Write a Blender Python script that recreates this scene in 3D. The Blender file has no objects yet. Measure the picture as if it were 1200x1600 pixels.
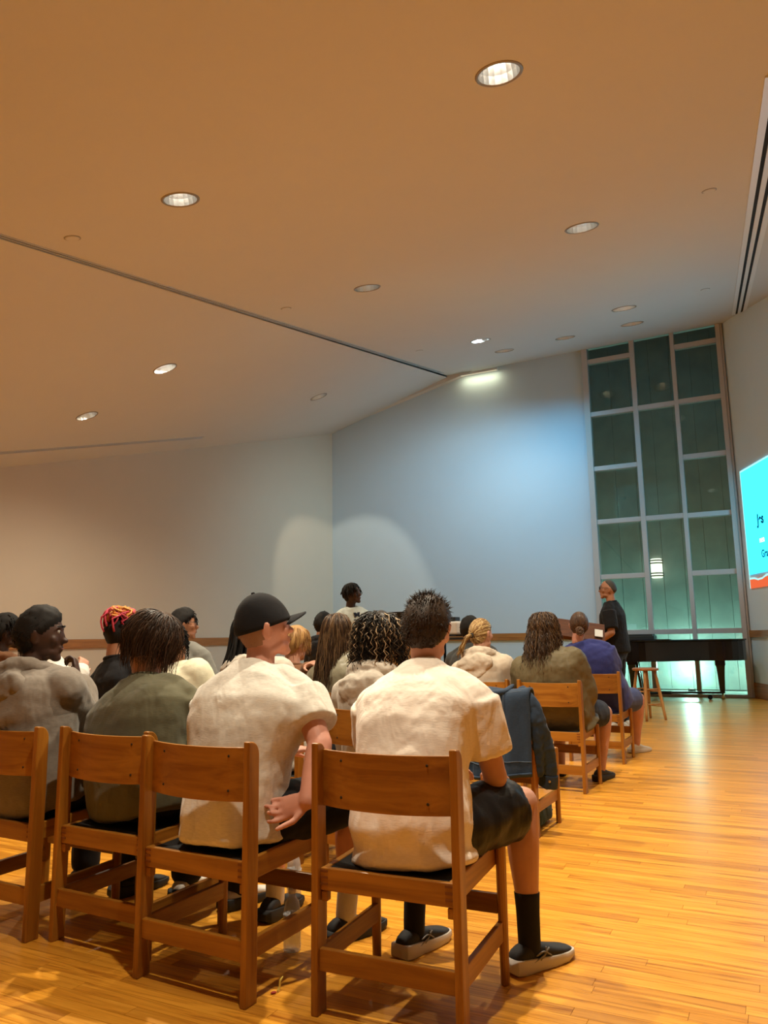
import bpy, math, random
import numpy as np
from mathutils import Vector, Matrix, noise
from mathutils.geometry import tessellate_polygon

scene = bpy.context.scene
COL = scene.collection
rad = math.radians

# ------------------------------------------------------------------ camera
CAM_H = 1.12
PITCH, ROLL = rad(9.3), rad(0.9)
_f = np.array([0, math.cos(PITCH), math.sin(PITCH)])
_u0 = np.array([0, -math.sin(PITCH), math.cos(PITCH)])
_r0 = np.array([1.0, 0, 0])
_R = math.cos(ROLL) * _r0 - math.sin(ROLL) * _u0
_U = math.cos(ROLL) * _u0 + math.sin(ROLL) * _r0
cam_data = bpy.data.cameras.new('camera')
cam_data.sensor_fit = 'HORIZONTAL'
cam_data.sensor_width = 36.0
cam_data.lens = 36.0
cam_data.clip_start = 0.05
cam_data.clip_end = 200
cam = bpy.data.objects.new('camera', cam_data)
COL.objects.link(cam)
cam.matrix_world = Matrix(((_R[0], _U[0], -_f[0], 0), (_R[1], _U[1], -_f[1], 0), (_R[2], _U[2], -_f[2], CAM_H), (0, 0, 0, 1)))
scene.camera = cam

# ------------------------------------------------------------------ world, exposure
world = bpy.data.worlds.new('world')
scene.world = world
world.use_nodes = True
world.node_tree.nodes['Background'].inputs[0].default_value = (0.02, 0.03, 0.05, 1)
world.node_tree.nodes['Background'].inputs[1].default_value = 0.15
scene.view_settings.view_transform = 'Standard'
scene.view_settings.look = 'None'
scene.view_settings.gamma = 1.0
scene.view_settings.use_curve_mapping = False
scene.view_settings.exposure = 0.0

LAMP_COLOR = (1.0, 0.88, 0.67)
LAMP_POWER = 500.0
SCREEN_GAIN = 3.5
EXTERIOR_POWER = 62.0

# ------------------------------------------------------------------ mesh helpers
def V(*a):
    return np.array(a, float)

def nrm(a):
    a = np.asarray(a, float)
    l = np.linalg.norm(a)
    return a / l if l > 1e-12 else a

def rotz(a):
    c, s = math.cos(a), math.sin(a)
    return np.array([[c, -s, 0], [s, c, 0], [0, 0, 1.0]])

def rotx(a):
    c, s = math.cos(a), math.sin(a)
    return np.array([[1.0, 0, 0], [0, c, -s], [0, s, c]])

def roty(a):
    c, s = math.cos(a), math.sin(a)
    return np.array([[c, 0, s], [0, 1.0, 0], [-s, 0, c]])

def smooth_path(pts, k=5):
    """Catmull-Rom resampling of a polyline (rows may carry radii as extra columns)."""
    P = np.asarray(pts, float)
    if len(P) < 3:
        t = np.linspace(0, 1, k + 1)[:, None]
        return P[0] * (1 - t) + P[-1] * t
    Q = np.vstack([2 * P[0] - P[1], P, 2 * P[-1] - P[-2]])
    out = []
    for i in range(1, len(Q) - 2):
        p0, p1, p2, p3 = Q[i - 1], Q[i], Q[i + 1], Q[i + 2]
        for j in range(k):
            t = j / k
            out.append(0.5 * ((2 * p1) + (-p0 + p2) * t + (2 * p0 - 5 * p1 + 4 * p2 - p3) * t * t + (-p0 + 3 * p1 - 3 * p2 + p3) * t ** 3))
    out.append(P[-1])
    return np.array(out)

class MB:
    """collects closed shapes; build() links them as one mesh object"""
    def __init__(self):
        self.v = []
        self.f = []
        self.n = 0

    def add(self, verts, faces):
        verts = np.asarray(verts, float)
        self.v.append(verts)
        o = self.n
        self.f.extend([tuple(i + o for i in fc) for fc in faces])
        self.n += len(verts)
        return self

    def box(self, c, s, R=None):
        h = np.asarray(s, float) / 2
        vs = np.array([[x, y, z] for x in (-1, 1) for y in (-1, 1) for z in (-1, 1)], float) * h
        if R is not None:
            vs = vs @ np.asarray(R).T
        return self.add(vs + np.asarray(c, float), [(0, 1, 3, 2), (4, 6, 7, 5), (0, 4, 5, 1), (2, 3, 7, 6), (0, 2, 6, 4), (1, 5, 7, 3)])

    def bar(self, a, b, w, h, up=(0, 0, 1)):
        a, b = np.asarray(a, float), np.asarray(b, float)
        y = nrm(b - a)
        x = nrm(np.cross(y, up))
        z = np.cross(x, y)
        return self.box((a + b) / 2, (w, np.linalg.norm(b - a), h), np.stack([x, y, z], 1))

    def ball(self, c, r, R=None, nu=14, nv=9):
        if np.isscalar(r):
            r = (r, r, r)
        vs = [(0, 0, 1.0)]
        for i in range(1, nv):
            th = math.pi * i / nv
            for j in range(nu):
                ph = 2 * math.pi * j / nu
                vs.append((math.sin(th) * math.cos(ph), math.sin(th) * math.sin(ph), math.cos(th)))
        vs.append((0, 0, -1.0))
        vs = np.array(vs) * np.asarray(r, float)
        if R is not None:
            vs = vs @ np.asarray(R).T
        fs = [(0, 1 + j, 1 + (j + 1) % nu) for j in range(nu)]
        for i in range(nv - 2):
            for j in range(nu):
                a = 1 + i * nu + j
                b = 1 + i * nu + (j + 1) % nu
                fs.append((a, a + nu, b + nu, b))
        l = len(vs) - 1
        o = 1 + (nv - 2) * nu
        fs += [(l, o + (j + 1) % nu, o + j) for j in range(nu)]
        return self.add(vs + np.asarray(c, float), fs)

    def rings(self, rings, cap=True):
        """rings: list of equal-length closed loops"""
        n = len(rings[0])
        vs = np.concatenate([np.asarray(r, float) for r in rings])
        fs = []
        for i in range(len(rings) - 1):
            for j in range(n):
                k = (j + 1) % n
                fs.append((i * n + j, i * n + k, (i + 1) * n + k, (i + 1) * n + j))
        if cap:
            fs.append(tuple(range(n - 1, -1, -1)))
            o = (len(rings) - 1) * n
            fs.append(tuple(range(o, o + n)))
        return self.add(vs, fs)

    def tube(self, pts, r, n=8, flat=1.0, up=(0, 0, 1), round_ends=False, k=0):
        P = np.asarray(pts, float)
        r = np.full(len(P), r, float) if np.isscalar(r) else np.asarray(r, float)
        if k:
            Q = smooth_path(np.hstack([P, r[:, None]]), k)
            P, r = Q[:, :3], np.maximum(Q[:, 3], 1e-4)
        if round_ends:
            t0, t1 = nrm(P[0] - P[1]), nrm(P[-1] - P[-2])
            pre = [(P[0] + t0 * r[0] * s, r[0] * c) for s, c in ((0.97, 0.22), (0.78, 0.62), (0.42, 0.9))]
            post = [(P[-1] + t1 * r[-1] * s, r[-1] * c) for s, c in ((0.42, 0.9), (0.78, 0.62), (0.97, 0.22))]
            P = np.vstack([[p for p, _ in pre], P, [p for p, _ in post]])
            r = np.concatenate([[q for _, q in pre], r, [q for _, q in post]])
        T = np.gradient(P, axis=0)
        T /= np.maximum(np.linalg.norm(T, axis=1), 1e-9)[:, None]
        x = np.cross(T[0], up)
        if np.linalg.norm(x) < 0.05:
            x = np.cross(T[0], (0.3, 1, 0))
        x = nrm(x)
        an = np.linspace(0, 2 * math.pi, n, endpoint=False)
        rg = []
        for i in range(len(P)):
            x = nrm(x - T[i] * (x @ T[i]))
            y = np.cross(T[i], x)
            rg.append(P[i] + r[i] * (np.cos(an)[:, None] * x + flat * np.sin(an)[:, None] * y))
        return self.rings(rg)

    def lathe(self, prof, c=(0, 0, 0), n=24, R=None, hollow=False):
        an = np.linspace(0, 2 * math.pi, n, endpoint=False)
        rg = []
        for r, z in prof:
            p = np.stack([r * np.cos(an), r * np.sin(an), np.full(n, z)], 1)
            if R is not None:
                p = p @ np.asarray(R).T
            rg.append(p + np.asarray(c, float))
        if hollow:                              # a closed ring section with an open middle
            return self.rings(rg + [rg[0]], cap=False)
        return self.rings(rg)

    def prism(self, outline, z0, z1):
        n = len(outline)
        a = [(x, y, z0) for x, y in outline]
        b = [(x, y, z1) for x, y in outline]
        fs = [tuple(range(n - 1, -1, -1)), tuple(range(n, 2 * n))]
        fs += [(i, (i + 1) % n, n + (i + 1) % n, n + i) for i in range(n)]
        return self.add(a + b, fs)

    def xform(self, R, t):
        self.v = [v @ np.asarray(R).T + np.asarray(t, float) for v in self.v]
        return self

    def mesh(self, name):
        me = bpy.data.meshes.new(name)
        me.from_pydata(np.concatenate(self.v).tolist(), [], self.f)
        me.update()
        return me

    def build(self, name, mat=None, parent=None, smooth=False, bevel=0, recalc=True):
        me = self.mesh(name)
        if recalc:
            import bmesh
            bm = bmesh.new()
            bm.from_mesh(me)
            bmesh.ops.recalc_face_normals(bm, faces=bm.faces)
            bm.to_mesh(me)
            bm.free()
        o = link(name, me, mat, parent)
        if smooth:
            for p in me.polygons:
                p.use_smooth = True
        if bevel:
            m = o.modifiers.new('bevel', 'BEVEL')
            m.width = bevel
            m.segments = 2
            m.limit_method = 'ANGLE'
        return o

    def skin(self, name, mat, parent, voxel=0.009, smooth=5, displace=None):
        """union of all the shapes as one continuous smooth surface"""
        me = self.mesh(name + '_raw')
        tmp = bpy.data.objects.new(name + '_raw', me)
        COL.objects.link(tmp)
        m = tmp.modifiers.new('r', 'REMESH')
        m.mode = 'VOXEL'
        m.voxel_size = voxel
        m.adaptivity = 0.0
        if smooth:
            s = tmp.modifiers.new('s', 'SMOOTH')
            s.factor = 0.5
            s.iterations = smooth
        for size, strength in (displace or ()):
            d = tmp.modifiers.new('d', 'DISPLACE')
            d.texture = clouds(size)
            d.texture_coords = 'LOCAL'
            d.strength = strength
            d.mid_level = 0.5
        dg = bpy.context.evaluated_depsgraph_get()
        out = bpy.data.meshes.new_from_object(tmp.evaluated_get(dg))
        bpy.data.objects.remove(tmp)
        bpy.data.meshes.remove(me)
        out.name = name
        out.materials.clear()
        out.polygons.foreach_set('use_smooth', np.ones(len(out.polygons), bool))
        return link(name, out, mat, parent)

_cl = {}
def clouds(size):
    if size not in _cl:
        t = bpy.data.textures.new('fold_noise', 'CLOUDS')
        t.noise_scale = size
        t.noise_depth = 1
        _cl[size] = t
    return _cl[size]

def link(name, me, mat, parent):
    o = bpy.data.objects.new(name, me)
    COL.objects.link(o)
    if mat is not None:
        me.materials.append(mat)
    if parent is not None:
        o.parent = parent
    return o

def empty(name, loc=(0, 0, 0), rz=0.0):
    o = bpy.data.objects.new(name, None)
    o.empty_display_size = 0.1
    COL.objects.link(o)
    o.location = loc
    o.rotation_euler = (0, 0, rz)
    return o

def tag(o, label=None, cat=None, group=None, kind=None):
    if label: o['label'] = label
    if cat: o['category'] = cat
    if group: o['group'] = group
    if kind: o['kind'] = kind
    return o

def copy_tree(o, parent=None):
    c = o.copy()
    COL.objects.link(c)
    c.parent = parent
    for ch in list(o.children):
        copy_tree(ch, c)
    return c

# ------------------------------------------------------------------ materials
def new_mat(name):
    m = bpy.data.materials.new(name)
    m.use_nodes = True
    nt = m.node_tree
    return m, nt, nt.nodes['Principled BSDF']

def N(nt, typ, **kw):
    n = nt.nodes.new(typ)
    for k, v in kw.items():
        setattr(n, k, v)
    return n

def srgb(r, g, b):
    f = lambda c: (c / 255 / 12.92) if c / 255 <= 0.04045 else ((c / 255 + 0.055) / 1.055) ** 2.4
    return (f(r), f(g), f(b), 1)

def plain(name, col, rough=0.5, metal=0.0, spec=0.5, noise_amt=0.0, scale=20.0, bump=0.0):
    m, nt, b = new_mat(name)
    b.inputs['Base Color'].default_value = col
    b.inputs['Roughness'].default_value = rough
    b.inputs['Metallic'].default_value = metal
    b.inputs['Specular IOR Level'].default_value = spec
    if noise_amt or bump:
        tc = N(nt, 'ShaderNodeTexCoord')
        nz = N(nt, 'ShaderNodeTexNoise')
        nz.inputs['Scale'].default_value = scale
        nz.inputs['Detail'].default_value = 4
        nt.links.new(tc.outputs['Object'], nz.inputs['Vector'])
        if noise_amt:
            rp = N(nt, 'ShaderNodeMapRange')
            rp.inputs['To Min'].default_value = 1 - noise_amt
            rp.inputs['To Max'].default_value = 1 + noise_amt
            nt.links.new(nz.outputs['Fac'], rp.inputs['Value'])
            mx = N(nt, 'ShaderNodeVectorMath', operation='SCALE')
            mx.inputs[0].default_value = col[:3]
            nt.links.new(rp.outputs[0], mx.inputs['Scale'])
            nt.links.new(mx.outputs[0], b.inputs['Base Color'])
        if bump:
            bp = N(nt, 'ShaderNodeBump')
            bp.inputs['Strength'].default_value = 1.0
            bp.inputs['Distance'].default_value = bump
            nt.links.new(nz.outputs['Fac'], bp.inputs['Height'])
            nt.links.new(bp.outputs[0], b.inputs['Normal'])
    return m

def emit(name, col, strength):
    m, nt, b = new_mat(name)
    b.inputs['Base Color'].default_value = (0, 0, 0, 1)
    b.inputs['Specular IOR Level'].default_value = 0
    b.inputs['Emission Color'].default_value = col
    b.inputs['Emission Strength'].default_value = strength
    return m

def wood(name, c1, c2, axis, rough=0.42, fine=1.0):
    """grain stretched along a local axis (0, 1, 2); every piece takes its own stretch of grain"""
    m, nt, b = new_mat(name)
    tc = N(nt, 'ShaderNodeTexCoord')
    oi = N(nt, 'ShaderNodeObjectInfo')
    ml = N(nt, 'ShaderNodeMath', operation='MULTIPLY')
    ml.inputs[1].default_value = 37.0
    nt.links.new(oi.outputs['Random'], ml.inputs[0])
    ad = N(nt, 'ShaderNodeVectorMath', operation='ADD')
    nt.links.new(tc.outputs['Object'], ad.inputs[0])
    nt.links.new(ml.outputs[0], ad.inputs[1])
    mp = N(nt, 'ShaderNodeMapping')
    sc = [22.0 * fine] * 3
    sc[axis] = 1.4
    mp.inputs['Scale'].default_value = sc
    nt.links.new(ad.outputs[0], mp.inputs['Vector'])
    nz = N(nt, 'ShaderNodeTexNoise')
    nz.inputs['Scale'].default_value = 1.0
    nz.inputs['Detail'].default_value = 7
    nz.inputs['Roughness'].default_value = 0.62
    nz.inputs['Distortion'].default_value = 0.7
    nt.links.new(mp.outputs[0], nz.inputs['Vector'])
    cr = N(nt, 'ShaderNodeValToRGB')
    cr.color_ramp.elements[0].position = 0.33
    cr.color_ramp.elements[0].color = c2
    cr.color_ramp.elements[1].position = 0.62
    cr.color_ramp.elements[1].color = c1
    nt.links.new(nz.outputs['Fac'], cr.inputs[0])
    nt.links.new(cr.outputs[0], b.inputs['Base Color'])
    b.inputs['Roughness'].default_value = rough
    bp = N(nt, 'ShaderNodeBump')
    bp.inputs['Distance'].default_value = 0.0004
    nt.links.new(nz.outputs['Fac'], bp.inputs['Height'])
    nt.links.new(bp.outputs[0], b.inputs['Normal'])
    return m

def cloth(name, col, fold=0.006, scale=7.0, rough=0.9, sheen=0.15, weave=0.0, tilt=(1.0, 1.0, 0.45)):
    m, nt, b = new_mat(name)
    b.inputs['Roughness'].default_value = rough
    b.inputs['Specular IOR Level'].default_value = 0.2
    b.inputs['Sheen Weight'].default_value = sheen
    tc = N(nt, 'ShaderNodeTexCoord')
    mp = N(nt, 'ShaderNodeMapping')
    mp.inputs['Scale'].default_value = tilt
    mp.inputs['Rotation'].default_value = (0.3, 0.5, 0.2)
    nt.links.new(tc.outputs['Object'], mp.inputs['Vector'])
    nz = N(nt, 'ShaderNodeTexNoise')
    nz.inputs['Scale'].default_value = scale
    nz.inputs['Detail'].default_value = 3.0
    nz.inputs['Roughness'].default_value = 0.42
    nz.inputs['Distortion'].default_value = 0.35
    nt.links.new(mp.outputs[0], nz.inputs['Vector'])
    n2 = N(nt, 'ShaderNodeTexNoise')
    n2.inputs['Scale'].default_value = 160
    mp2 = N(nt, 'ShaderNodeMapping')
    mp2.inputs['Scale'].default_value = (0.35, 0.35, 1.6)
    nt.links.new(tc.outputs['Object'], mp2.inputs['Vector'])
    nt.links.new(mp2.outputs[0], n2.inputs['Vector'])
    mr = N(nt, 'ShaderNodeMapRange')
    mr.inputs['To Min'].default_value = 1 - 0.10 - weave
    mr.inputs['To Max'].default_value = 1 + 0.10 + weave
    nt.links.new(n2.outputs['Fac'], mr.inputs['Value'])
    sc = N(nt, 'ShaderNodeVectorMath', operation='SCALE')
    sc.inputs[0].default_value = col[:3]
    nt.links.new(mr.outputs[0], sc.inputs['Scale'])
    nt.links.new(sc.outputs[0], b.inputs['Base Color'])
    bp = N(nt, 'ShaderNodeBump')
    bp.inputs['Distance'].default_value = fold
    nt.links.new(nz.outputs['Fac'], bp.inputs['Height'])
    bp2 = N(nt, 'ShaderNodeBump')
    bp2.inputs['Distance'].default_value = 0.0006
    nt.links.new(n2.outputs['Fac'], bp2.inputs['Height'])
    nt.links.new(bp.outputs[0], bp2.inputs['Normal'])
    nt.links.new(bp2.outputs[0], b.inputs['Normal'])
    return m

def skin_mat(name, col):
    m, nt, b = new_mat(name)
    tc = N(nt, 'ShaderNodeTexCoord')
    nz = N(nt, 'ShaderNodeTexNoise')
    nz.inputs['Scale'].default_value = 18
    nz.inputs['Detail'].default_value = 4
    nt.links.new(tc.outputs['Object'], nz.inputs['Vector'])
    mr = N(nt, 'ShaderNodeMapRange')
    mr.inputs['To Min'].default_value = 0.86
    mr.inputs['To Max'].default_value = 1.12
    nt.links.new(nz.outputs['Fac'], mr.inputs['Value'])
    sc = N(nt, 'ShaderNodeVectorMath', operation='SCALE')
    sc.inputs[0].default_value = col[:3]
    nt.links.new(mr.outputs[0], sc.inputs['Scale'])
    nt.links.new(sc.outputs[0], b.inputs['Base Color'])
    b.inputs['Roughness'].default_value = 0.5
    b.inputs['Specular IOR Level'].default_value = 0.35
    return m

def hair_mat(name, c1, c2, rough=0.5):
    m, nt, b = new_mat(name)
    g = N(nt, 'ShaderNodeNewGeometry')
    cr = N(nt, 'ShaderNodeValToRGB')
    cr.color_ramp.elements[0].color = c1
    cr.color_ramp.elements[1].color = c2
    cr.color_ramp.elements[0].position = 0.35
    cr.color_ramp.elements[1].position = 0.95
    nt.links.new(g.outputs['Random Per Island'], cr.inputs[0])
    nt.links.new(cr.outputs[0], b.inputs['Base Color'])
    b.inputs['Roughness'].default_value = rough
    b.inputs['Specular IOR Level'].default_value = 0.28
    return m

# ------------------------------------------------------------------ materials of the place
M = {}
M['wall'] = plain('wall_paint', (0.66, 0.62, 0.57, 1), 0.75, noise_amt=0.02, scale=3, bump=0.0004)
M['blue_glow_wall'] = plain('blue_glow_wall_paint', (0.54, 0.66, 0.75, 1), 0.7, noise_amt=0.02, scale=3, bump=0.0004)  # blue glow on the back wall is partly mixed into this paint colour
M['cool_wall'] = plain('cool_white_wall_paint', (0.76, 0.86, 0.92, 1), 0.7, noise_amt=0.02, scale=3, bump=0.0004)
M['tan_wall'] = plain('tan_wall_paint', (0.66, 0.58, 0.47, 1), 0.75, noise_amt=0.02, scale=3, bump=0.0004)
M['ceiling'] = plain('ceiling_paint', (0.66, 0.64, 0.61, 1), 0.85, noise_amt=0.02, scale=2)
M['frame'] = plain('painted_window_frame', (0.50, 0.46, 0.43, 1), 0.45, noise_amt=0.04)
M['rail'] = wood('rail_wood', srgb(176, 120, 62), srgb(140, 88, 40), 0, 0.5)
M['concrete'] = plain('board_marked_concrete', (0.36, 0.40, 0.37, 1), 0.9, noise_amt=0.35, scale=2.2, bump=0.01)
M['subfloor'] = plain('subfloor', (0.05, 0.025, 0.01, 1), 0.9)
M['black'] = plain('black_matte', (0.008, 0.008, 0.009, 1), 0.6)
M['dark'] = plain('dark_recess', (0.01, 0.01, 0.01, 1), 0.9)
M['white_metal'] = plain('white_metal', (0.82, 0.81, 0.80, 1), 0.35)
M['chrome'] = plain('silver_reflector', (0.86, 0.86, 0.85, 1), 0.3, 1.0)
M['ring'] = plain('trim_ring_metal', (0.35, 0.30, 0.25, 1), 0.4, 0.6)
M['bulb'] = emit('lamp_glow', (1, 0.88, 0.70, 1), 9.0)
M['bulb_dim'] = emit('dimmed_lamp_glow', (1, 0.7, 0.4, 1), 4.0)

def glass_mat():
    m = bpy.data.materials.new('window_glass')
    m.use_nodes = True
    nt = m.node_tree
    nt.nodes.clear()
    out = N(nt, 'ShaderNodeOutputMaterial')
    mix = N(nt, 'ShaderNodeMixShader')
    fr = N(nt, 'ShaderNodeFresnel')
    fr.inputs['IOR'].default_value = 1.6
    tr = N(nt, 'ShaderNodeBsdfTransparent')
    tr.inputs['Color'].default_value = (0.80, 0.92, 0.90, 1)
    gl = N(nt, 'ShaderNodeBsdfGlossy')
    gl.inputs['Roughness'].default_value = 0.01
    nt.links.new(fr.outputs[0], mix.inputs[0])
    nt.links.new(tr.outputs[0], mix.inputs[1])
    nt.links.new(gl.outputs[0], mix.inputs[2])
    nt.links.new(mix.outputs[0], out.inputs[0])
    return m
M['glass'] = glass_mat()
M['bottle_plastic'] = plain('clear_bottle_plastic', (0.55, 0.56, 0.57, 1), 0.2)
M['bottle_plastic'].node_tree.nodes['Principled BSDF'].inputs['Alpha'].default_value = 0.45

def plank_mat():
    m, nt, b = new_mat('oak_strip_floor')
    tc = N(nt, 'ShaderNodeTexCoord')
    oi = N(nt, 'ShaderNodeObjectInfo')
    g = N(nt, 'ShaderNodeNewGeometry')
    s = N(nt, 'ShaderNodeMath', operation='ADD')
    nt.links.new(oi.outputs['Random'], s.inputs[0])
    nt.links.new(g.outputs['Random Per Island'], s.inputs[1])
    fr = N(nt, 'ShaderNodeMath', operation='FRACT')
    nt.links.new(s.outputs[0], fr.inputs[0])
    ml = N(nt, 'ShaderNodeMath', operation='MULTIPLY')
    ml.inputs[1].default_value = 91.0
    nt.links.new(fr.outputs[0], ml.inputs[0])
    ad = N(nt, 'ShaderNodeVectorMath', operation='ADD')
    nt.links.new(tc.outputs['Object'], ad.inputs[0])
    nt.links.new(ml.outputs[0], ad.inputs[1])
    mp = N(nt, 'ShaderNodeMapping')
    mp.inputs['Scale'].default_value = (2.2, 46, 10)
    nt.links.new(ad.outputs[0], mp.inputs['Vector'])
    nz = N(nt, 'ShaderNodeTexNoise')
    nz.inputs['Scale'].default_value = 1.0
    nz.inputs['Detail'].default_value = 7
    nz.inputs['Roughness'].default_value = 0.65
    nz.inputs['Distortion'].default_value = 1.0
    nt.links.new(mp.outputs[0], nz.inputs['Vector'])
    cr = N(nt, 'ShaderNodeValToRGB')
    e = cr.color_ramp.elements
    e[0].position, e[0].color = 0.30, srgb(160, 94, 22)
    e[1].position, e[1].color = 0.68, srgb(234, 172, 66)
    n = e.new(0.48)
    n.color = srgb(216, 150, 48)
    nt.links.new(nz.outputs['Fac'], cr.inputs[0])
    tint = N(nt, 'ShaderNodeValToRGB')
    t = tint.color_ramp.elements
    t[0].color = (0.72, 0.64, 0.55, 1)
    t[1].color = (1.12, 1.10, 1.02, 1)
    k = t.new(0.22)
    k.color = (0.92, 0.88, 0.80, 1)
    nt.links.new(fr.outputs[0], tint.inputs[0])
    mx = N(nt, 'ShaderNodeMix', data_type='RGBA', blend_type='MULTIPLY')
    mx.inputs['Factor'].default_value = 1.0
    nt.links.new(cr.outputs[0], mx.inputs['A'])
    nt.links.new(tint.outputs[0], mx.inputs['B'])
    nt.links.new(mx.outputs['Result'], b.inputs['Base Color'])
    mr = N(nt, 'ShaderNodeMapRange')
    mr.inputs['To Min'].default_value = 0.24
    mr.inputs['To Max'].default_value = 0.42
    nt.links.new(nz.outputs['Fac'], mr.inputs['Value'])
    nt.links.new(mr.outputs[0], b.inputs['Roughness'])
    bp = N(nt, 'ShaderNodeBump')
    bp.inputs['Distance'].default_value = 0.0003
    nt.links.new(nz.outputs['Fac'], bp.inputs['Height'])
    nt.links.new(bp.outputs[0], b.inputs['Normal'])
    return m
M['plank'] = plank_mat()

# ------------------------------------------------------------------ room geometry
TH = rad(27.0)
AU = V(math.sin(TH), math.cos(TH), 0)          # towards the window wall
AV = V(-math.cos(TH), math.sin(TH), 0)         # along the window wall, to the left
W0 = V(6.2453, 13.6632, 0)
RP = (3.46373, 0.112971, 0.193629)             # main ceiling slope  z = a + b x + c y
LP = (4.78255, 0.369822, 0.086248)             # lower left ceiling slope
def zc(p, x, y):
    return p[0] + p[1] * x + p[2] * y
def WP(v, z=0.0, out=0.0):
    p = W0 + AV * v + AU * out
    return V(p[0], p[1], z)
KL = WP(8.34)                                   # far left corner
KR = WP(-0.13)                                  # far right corner
LD = V(-math.sin(rad(34.2)), -math.cos(rad(34.2)), 0)
RD = V(-math.sin(rad(5.1)), -math.cos(rad(5.1)), 0)
L1 = KL + LD * 8.6
L2 = V(L1[0], -3.5, 0)
R1 = KR + RD * ((KR[1] + 3.5) / -RD[1])

def wall_slab(mb, a, b, z0, z1, th=0.2, side=1):
    a, b = V(a[0], a[1], 0), V(b[0], b[1], 0)
    d = nrm(b - a)
    n = V(-d[1], d[0], 0) * side * th
    vs = [a + V(0, 0, z0), b + V(0, 0, z0), b + n + V(0, 0, z0), a + n + V(0, 0, z0)]
    vs += [p + V(0, 0, z1 - z0) for p in vs]
    mb.add(vs, [(0, 3, 2, 1), (4, 5, 6, 7), (0, 1, 5, 4), (1, 2, 6, 5), (2, 3, 7, 6), (3, 0, 4, 7)])
    return mb

def structure(name, mb, mat, parent=None):
    o = mb.build(name, mat, parent)
    if parent is None:
        o['kind'] = 'structure'
    return o

structure('wall_left', wall_slab(MB(), KL, L1, 0, 7.4, side=-1), M['tan_wall'])
structure('wall_side', wall_slab(MB(), L1, L2, 0, 7.4, side=-1), M['tan_wall'])
structure('wall_rear', wall_slab(MB(), L2, R1, 0, 7.4, side=-1), M['wall'])
structure('wall_right', wall_slab(MB(), KR, R1, 0, 7.4), M['cool_wall'])
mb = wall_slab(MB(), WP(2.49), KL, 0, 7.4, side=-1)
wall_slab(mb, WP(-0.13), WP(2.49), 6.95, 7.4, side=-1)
structure('wall_back', mb, M['blue_glow_wall'])

# --- floor: sub-floor, then oak strips running parallel to the window wall
floor = structure('floor', MB().add([(-6.4, -3.8, -0.02), (6.9, -3.8, -0.02), (7.2, 13.6, -0.02), (-1.2, 18.0, -0.02), (-6.5, 10.4, -0.02),
                                     (-6.4, -3.8, -0.25), (6.9, -3.8, -0.25), (7.2, 13.6, -0.25), (-1.2, 18.0, -0.25), (-6.5, 10.4, -0.25)],
                                    [(0, 1, 2, 3, 4), (9, 8, 7, 6, 5), (0, 5, 6, 1), (1, 6, 7, 2), (2, 7, 8, 3), (3, 8, 9, 4), (4, 9, 5, 0)]), M['subfloor'])
tag(floor, 'orange oak strip floor running across the hall')
rng = random.Random(5)
PW = 0.057
def proj(p):
    d = np.asarray(p, float) - V(0, 0, CAM_H)
    z = d @ _f
    return 600 + 1200 * (d @ _R) / max(z, 1e-3), 800 - 1200 * (d @ _U) / max(z, 1e-3), z
poly = [(KL + AU * 0.05), KR + AU * 0.05, R1, L2, L1]
def inside_range(uu):
    """v-range of the room at distance uu along AU"""
    c = []
    for i in range(5):
        a, b = poly[i], poly[(i + 1) % 5]
        ua, ub = a @ AU, b @ AU
        if (ua - uu) * (ub - uu) < 0:
            t = (uu - ua) / (ub - ua)
            c.append((a + (b - a) * t) @ AV)
    return (min(c), max(c)) if len(c) >= 2 else None
planks = []
uu = min(p @ AU for p in poly) + 0.03
umax = W0 @ AU - 0.01
LENS = (0.45, 0.6, 0.75, 0.9, 1.1, 1.35, 1.6)
while uu < umax:
    rngv = inside_range(uu)
    if rngv:
        a = rngv[0] - rng.random() * 0.5
        while a < rngv[1]:
            L = rng.choice(LENS)
            planks.append((uu, a + L / 2, L))
            a += L
    uu += PW
def plank_area(pk):
    u_, v_, L = pk
    c = AU * u_ + AV * v_
    x, y, z = proj(c)
    if z < 0.5 or y > 1640 or x < -150 or x > 1260:
        return 0
    return L * PW / z ** 3
order = sorted(range(len(planks)), key=lambda i: -plank_area(planks[i]))
near = set(order[:300])
ang = math.atan2(AV[1], AV[0])
shared = {}
for L in LENS:
    b = MB().box((0, 0, -0.010), (L - 0.0012, PW - 0.0010, 0.02))
    shared[L] = b.mesh('plank')
    shared[L].materials.append(M['plank'])
rest = MB()
Rp = rotz(ang)
for i, (u_, v_, L) in enumerate(planks):
    if i in near:
        o = bpy.data.objects.new('plank', shared[L])
        COL.objects.link(o)
        o.parent = floor
        c = AU * u_ + AV * v_
        o.location = (c[0], c[1], 0)
        o.rotation_euler = (0, 0, ang)
    else:
        rest.box((v_, -u_, -0.010), (L - 0.0012, PW - 0.0010, 0.02))
o = rest.build('plank_field', M['plank'], floor, recalc=False)
o.rotation_euler = (0, 0, ang)
o['kind'] = 'stuff'

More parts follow.
